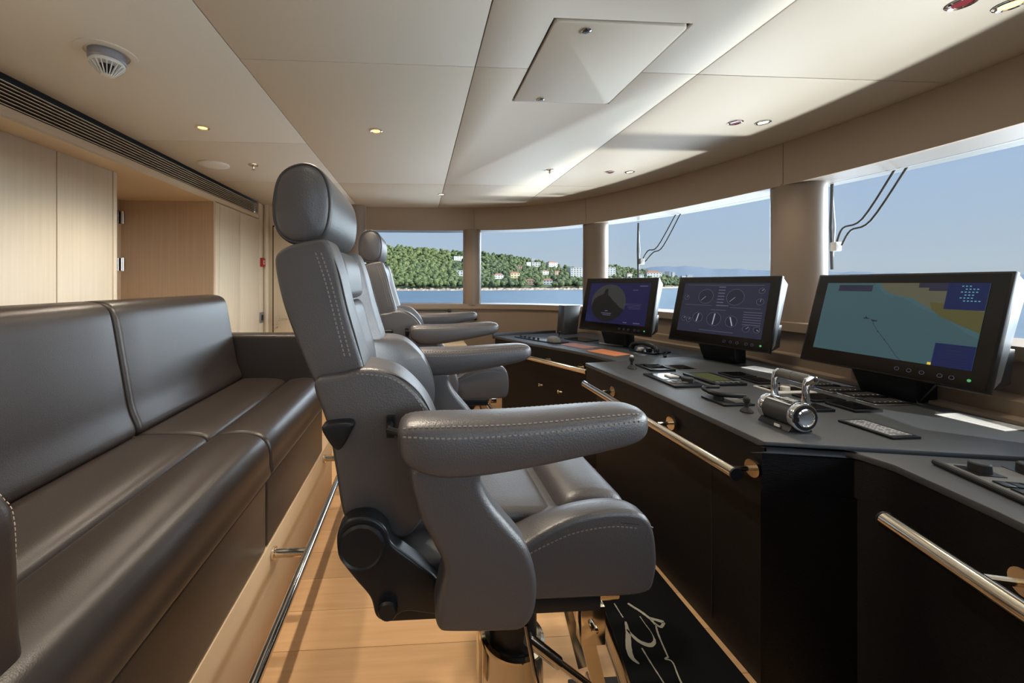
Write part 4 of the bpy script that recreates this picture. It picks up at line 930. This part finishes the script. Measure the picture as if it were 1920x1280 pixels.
t = thing('smoke_detector', 'white caged smoke detector on a metal ring hanging from the ceiling', 'detector', (-1.217, 1.60, CZ))
MB().lathe([(.098, 0), (.098, -.004), (.072, -.006), (.070, -.002)], n=40).build('flange', 'ceiling_leather', t); MB().lathe([(.060, .0), (.060, -.030), (.057, -.034)], n=40).build('collar', 'zinc', t)
MB().lathe([(.054, -.034), (.056, -.038), (.056, -.048), (.050, -.050)], n=40).build('cage_ring', 'white_plastic', t); MB().lathe([(.020, -.085), (.022, -.088), (.016, -.092), (.003, -.093)], n=24).build('cage_tip', 'white_plastic', t)
MB().lathe([(.026, -.045), (.026, -.070), (.016, -.084)], n=20).build('sensor', 'black_plastic', t)
for k in range(20):
    a = k * math.tau / 20; MB().obox((.037 * math.cos(a), .037 * math.sin(a), -.068), (-.033 * math.cos(a), -.033 * math.sin(a), -.038), (-math.sin(a), math.cos(a), 0), (.038 * math.cos(a), .038 * math.sin(a), -.033), .026, .0017, .003).build('cage_rib', 'white_plastic', t)

# ------------------------------------------------------------------ wipers outside the glass
def wiper(label, blade, arms, nrm):
    o3 = Vector(blade[1]); t = thing('windscreen_wiper', label, 'wiper', o3); nn = Vector(nrm)
    a, b = Vector(blade[0]) - o3, Vector(blade[1]) - o3; m_ = (a + b) / 2
    MB().tube([a, m_ - nn * .012, b], .009, 8).build('blade', 'black_rubber', t)
    MB().tube([a + (b - a) * .15, m_ + nn * .02, a + (b - a) * .85], .008, 8).build('blade_frame', 'zinc', t)
    pv = None
    for pth in arms: pv = MB().tube(crom([Vector(p) - o3 for p in pth], 5), .006, 8).build('arm', 'black_rubber', t)
    q = Vector(arms[0][0]) - o3
    MB().box(q.x - .02, q.x + .02, q.y - .02, q.y + .02, q.z - .03, q.z + .03).build('pivot_block', 'white_plastic', t, bevel=.004)
wiper('wiper with bent twin arms outside the middle window', ((2.251, 3.868, 1.969), (2.251, 3.868, 1.41)), ([(2.268, 3.839, 1.573), (2.301, 3.782, 1.677), (2.349, 3.70, 1.712), (2.437, 3.549, 2.012)], [(2.288, 3.805, 1.571), (2.328, 3.736, 1.657), (2.375, 3.656, 1.708), (2.46, 3.508, 2.02)]), (.86, .5, 0))
wiper('wiper with bent twin arms outside the right window', ((2.739, 2.424, 2.009), (2.739, 2.424, 1.442)), ([(2.743, 2.404, 1.592), (2.75, 2.368, 1.707), (2.768, 2.27, 1.753), (2.795, 2.12, 2.028)], [(2.749, 2.374, 1.597), (2.757, 2.327, 1.688), (2.775, 2.23, 1.737), (2.804, 2.069, 2.028)]), (.98, .18, 0))

# ------------------------------------------------------------------ outside: sea, wooded coast, houses, mountains
SEA = -10.65
s_, c_ = math.sin(YAW), math.cos(YAW)
def at(b, depth, z):     # b = bearing tangent off the bow quarter, depth in metres
    return Vector((depth * (b * c_ + s_), depth * (c_ - b * s_), z))
V = []; F = []; NR = 96
for r in (60, 140, 400, 1200, 4000, 26000):
    for k in range(NR): V.append((r * math.cos(k * math.tau / NR), r * math.sin(k * math.tau / NR), SEA))
for j in range(5):
    for k in range(NR): a = j * NR + k; b_ = j * NR + (k + 1) % NR; F.append((a, b_, b_ + NR, a + NR))
tag(MB().add(V, F).build('sea', 'sea_water', smooth=0), 'calm blue sea outside the windows', 'sea', None, 'stuff')
RIDGE = [(-.75, .085), (-.40, .105), (-.26, .108), (-.122, .1), (-.04, .092), (.042, .0835), (.104, .081), (.18, .0726), (.262, .0562), (.357, .0384), (.433, .050), (.48, .0425), (.563, .0288), (.62, .017), (.66, .004), (.70, -.004)]
def lerp(T, x):
    for (a, p), (b, q) in zip(T[:-1], T[1:]):
        if x <= b: return p + (q - p) * max(0, (x - a)) / (b - a)
    return T[-1][1]
SHORE = [(-.75, 600), (-.2, 620), (.05, 640), (.36, 730), (.55, 900), (.70, 1100)]
def hill(b, q):
    """ground point: q=0 waterline, q=1 ridge"""
    d0 = lerp(SHORE, b); d1 = d0 + 520; d = d0 + (d1 - d0) * q
    e0 = (SEA + 5 - 1.35) / d0; e1 = max(lerp(RIDGE, b) - .008, e0 + .004)
    el = e0 + (e1 - e0) * (q ** .9)
    return at(b, d, 1.35 + el * d), d
V = []; F = []; NB, NQ = 120, 16
for i in range(NB + 1):
    b = -.75 + 1.45 * i / NB
    for j in range(NQ + 1):
        p, d = hill(b, j / NQ); p.z += random.uniform(-1, 1) * (1.2 if 0 < j < NQ else 0); V.append(tuple(p))
    p, d = hill(b, 1); V.append(tuple(at(b, d + 300, SEA)))
M_ = NQ + 2
for i in range(NB):
    for j in range(NQ + 1): F.append((i * M_ + j, (i + 1) * M_ + j, (i + 1) * M_ + j + 1, i * M_ + j + 1))
tag(MB().add(V, F).build('hillside', 'hill_scrub', smooth=60), 'green hillside sloping down to the sea', 'hill', None, 'stuff')
V = []; F = []
for i in range(301):
    b = -.75 + 1.45 * i / 300; d0 = lerp(SHORE, b)
    for dd, zz in ((-10, SEA - .5), (-4 + random.uniform(-3, 1), SEA + 1.5 + random.uniform(-.6, .8)), (0, SEA + 3.5 + random.uniform(-1, 1)), (9, SEA + 6.0)): V.append(tuple(at(b, d0 + dd, zz)))
for i in range(300):
    for j in range(3): F.append((i * 4 + j, i * 4 + 4 + j, i * 4 + 5 + j, i * 4 + 1 + j))
tag(MB().add(V, F).build('shore_rocks', 'shore_rock', smooth=0), 'pale rocky shoreline at the foot of the hill', 'rocks', None, 'stuff')

# trees: shared crown meshes
def crown(seed, sub_=1, tall=1.0):
    bm = bmesh.new(); bmesh.ops.create_icosphere(bm, subdivisions=sub_ + 1, radius=1); rnd = random.Random(seed)
    ph = [rnd.uniform(0, 6) for _ in range(6)]
    V = []
    for v in bm.verts:
        c = v.co; k = 1 + .16 * math.sin(c.x * 4 + ph[0]) + .14 * math.sin(c.y * 5 + ph[1]) + .12 * math.sin(c.z * 5 + ph[2]) + rnd.uniform(-.08, .08)
        V.append((c.x * k, c.y * k, c.z * k * tall))
    F = [tuple(v.index for v in f.verts) for f in bm.faces]; bm.free(); return V, F
CR = [crown(i) for i in range(4)]
def tree_proto(nm, VF, m):
    b = MB().add([(x, y, z + 1.25) for x, y, z in VF[0]], VF[1]); return b
def clear_spot(b, q):
    return all(not (abs(b - hb) < hw_ and -.07 < hq - q < .17) for hb, hq, hw_ in HOUSES)
# houses first, so trees leave them in view
HOUSES = []
def find_q(b, el):
    best = min(range(101), key=lambda k: abs((hill(b, k / 100)[0].z - 1.35) / hill(b, k / 100)[1] - el)); return best / 100
def house(name, label, b, el, w, h, wall, roof, nwin, cat='house', block=False, flr=2):
    q = find_q(b, el); p, d = hill(b, q); k = d / 730.0
    W, H = w * k, h * k; D = W * .7 if not block else W * .35
    HOUSES.append((b, q, (w / 2 + 2) / 730))
    t = thing(name, label, cat, p, -YAW + R(random.choice((-14, -6, 8, 15))))
    MB().box(-W / 2, W / 2, -D / 2, D / 2, -6, H).build('walls', wall, t)
    if roof and not block:
        MB().add([(-W / 2 - .6, -D / 2 - .6, H), (W / 2 + .6, -D / 2 - .6, H), (W / 2 + .6, D / 2 + .6, H), (-W / 2 - .6, D / 2 + .6, H), (-W / 4, 0, H + W * .16), (W / 4, 0, H + W * .16)], [(0, 1, 5, 4), (1, 2, 5), (2, 3, 4, 5), (3, 0, 4), (3, 2, 1, 0)]).build('roof', roof, t, smooth=0)
    else:
        MB().box(-W / 2 - .5, W / 2 + .5, -D / 2 - .5, D / 2 + .5, H, H + .7).build('roof', wall, t)
    fh = H / flr
    for f_ in range(flr):
        for i in range(nwin):
            x = -W / 2 + (i + .5) * W / nwin; z = f_ * fh + fh * .32
            MB().box(x - W / nwin * .24, x + W / nwin * .24, -D / 2 - .12, -D / 2 + .05, z, z + fh * .36).build('window', 'window_dark', t)
    return t
HL = [('white flat-roofed villa high on the wooded slope left of the slim column', 30, .060, 20, 6, 'villa_white', None, 4), ('modern white villa low on the wooded slope left of the slim column', 40, .020, 24, 9, 'villa_white', None, 4),
      ('white villa with orange roof just right of the slim column', 105, .012, 17, 7, 'villa_white', 'roof_tile', 3), ('yellow villa among the trees on the lower slope', 135, .014, 18, 9, 'villa_yellow', 'roof_tile', 3),
      ('small peach house above the yellow villa', 145, .036, 9, 6, 'villa_peach', 'roof_tile', 2), ('white terraced house high on the slope, left one', 161, .047, 9, 5, 'villa_white', None, 2), ('white terraced house high on the slope, middle one', 176, .044, 15, 7, 'villa_white', None, 3),
      ('white house with red roof high on the slope', 205, .043, 18, 7, 'villa_white', 'roof_tile', 4), ('pale house in the dark trees mid slope', 192, .023, 13, 6, 'villa_white', 'roof_tile', 2), ('pinkish house left of the hotel', 215, .022, 11, 6, 'villa_peach', 'roof_tile', 2),
      ('peach house with orange roof by the shore', 165, -.002, 16, 7, 'villa_peach', 'roof_tile', 3), ('pale pink house by the shore below the hotel', 198, -.003, 17, 8, 'villa_white', 'roof_tile', 3),
      ('white house beside the wiper beyond the thick column', 350, .016, 10, 6, 'villa_white', 'roof_tile', 2), ('long pale house above the radar monitor', 394, .016, 26, 8, 'villa_white', 'roof_tile', 5), ('small white house on the slope above the radar monitor', 372, .015, 9, 5, 'villa_white', None, 2)]
for lb, bu, el, w_, h_, wm, rm, nw in HL: house('villa', lb, bu / 730, el, w_, h_, wm, rm, nw)
house('hotel', 'large white hotel block with blue glass on the wooded shore', 279 / 730, .016, 80, 17, 'villa_white', None, 16, 'hotel', True, 5)
for lb, bu, el, w_, h_ in (('grey tower block on the ridge above the villas', 170, .0735, 7, 7), ('low pinkish block on the ridge left of the hotel', 208, .066, 7, 4), ('small pale block on the ridge near the thick column', 224, .060, 8, 3),
                           ('slim grey tower on the far point, leftmost', 422, .034, 7, 9), ('slim grey tower on the far point, second', 433, .032, 6, 10), ('wide low tower on the far point', 452, .0265, 10, 7), ('tallest dark tower on the far point', 463, .026, 11, 12), ('rightmost tower on the far point', 475, .025, 9, 8)):
    house('tower_block', lb, bu / 730, el, w_, h_, 'tower_grey', None, 3, 'tower', True, 4)
spots = []
for i in range(6400):
    b = random.uniform(-.45, .66) if i > 2000 else random.uniform(-.30, .45); q = random.random() ** 1.05
    if clear_spot(b, q): spots.append((b, q, random.uniform(2.6, 5.0) * (1 + .4 * q), random.random()))
spots.sort(key=lambda s: s[1]); near = [s for s in spots if -.26 < s[0] < .64][:300]; ns = set(near)
PROT = {}
def tree_mat(b, u): return ('tree_b' if u < .45 else 'tree_a') if b < .03 else ('tree_a' if u < .55 else 'tree_c')
for i, s in enumerate(near):
    b, q, sz, u = s; key = (i % 4, tree_mat(b, u)); p, d = hill(b, q)
    if key not in PROT:
        ob = thing('hill_tree', 'round green tree in the wood along the far shore', 'tree', p, 0, 'trees along the far shore')
        MB().add([(x, y, z * .9 + 1.3) for x, y, z in CR[key[0]][0]], CR[key[0]][1]).build('crown', key[1], ob, smooth=180)
        MB().tube([(0, 0, -.6), (0, 0, .7)], .12, 6).build('trunk', 'bark', ob); PROT[key] = ob
    else:
        ob = copy_tree(PROT[key]); ob.location = p
    ob.scale = (sz, sz, sz * random.uniform(.8, 1.15)); ob.rotation_euler = (0, 0, random.uniform(0, 6.28))
acc = {k: MB() for k in ('tree_a', 'tree_b', 'tree_c')}
for i, s in enumerate(spots):
    if s in ns: continue
    b, q, sz, u = s; p, d = hill(b, q); VV, FF = CR[i % 4]; rz = random.uniform(0, 6.28); ca, sa = math.cos(rz), math.sin(rz); h_ = random.uniform(.8, 1.15)
    acc[tree_mat(b, u)].add([(p.x + sz * (x * ca - y * sa), p.y + sz * (x * sa + y * ca), p.z + sz * h_ * (z * .9 + .9)) for x, y, z in VV], FF)
fo = thing('forest', 'dense green wood covering the hillside', 'forest'); fo['kind'] = 'stuff'
for k, b in acc.items(): tag(b.build('canopy', k, fo, smooth=180), kind='stuff')
for i in range(46):
    bu = random.choice((random.uniform(85, 130), random.uniform(150, 262), random.uniform(225, 262), random.uniform(320, 380))); b = bu / 730; q = random.uniform(.02, .45)
    if not clear_spot(b, q): continue
    p, d = hill(b, q); hh = random.uniform(9, 16)
    if 'cy' not in PROT:
        ob = thing('cypress_tree', 'dark slender cypress tree among the houses on the shore', 'tree', p, 0, 'cypress trees on the far shore')
        MB().lathe([(.10, -.05), (.12, .08), (.15, .3), (.12, .6), (.06, .85), (.01, 1.0)], n=9).build('crown', 'cypress', ob, smooth=180); PROT['cy'] = ob
    else: ob = copy_tree(PROT['cy']); ob.location = p
    ob.scale = (hh, hh, hh)
# far mountains
MT = [(.30, .028), (.42, .034), (.50, .036), (.56, .043), (.62, .045), (.68, .039), (.76, .036), (.86, .033), (1.0, .030), (1.3, .024), (1.8, .018), (2.6, .010)]
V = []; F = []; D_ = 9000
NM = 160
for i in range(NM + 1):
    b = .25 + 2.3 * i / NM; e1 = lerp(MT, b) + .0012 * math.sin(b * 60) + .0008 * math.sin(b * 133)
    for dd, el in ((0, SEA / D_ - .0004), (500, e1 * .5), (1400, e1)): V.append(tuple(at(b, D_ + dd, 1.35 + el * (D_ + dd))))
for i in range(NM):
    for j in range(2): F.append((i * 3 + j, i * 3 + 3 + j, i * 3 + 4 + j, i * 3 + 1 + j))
MATS['mountain'].node_tree.nodes['Principled BSDF'].inputs['Base Color'].default_value = (.17, .215, .27, 1)  # blue-grey tint stands in for haze in the air
tag(MB().add(V, F).build('mountains', 'mountain', smooth=60), 'distant haze-tinted mountain range across the water', 'mountains', None, 'stuff')
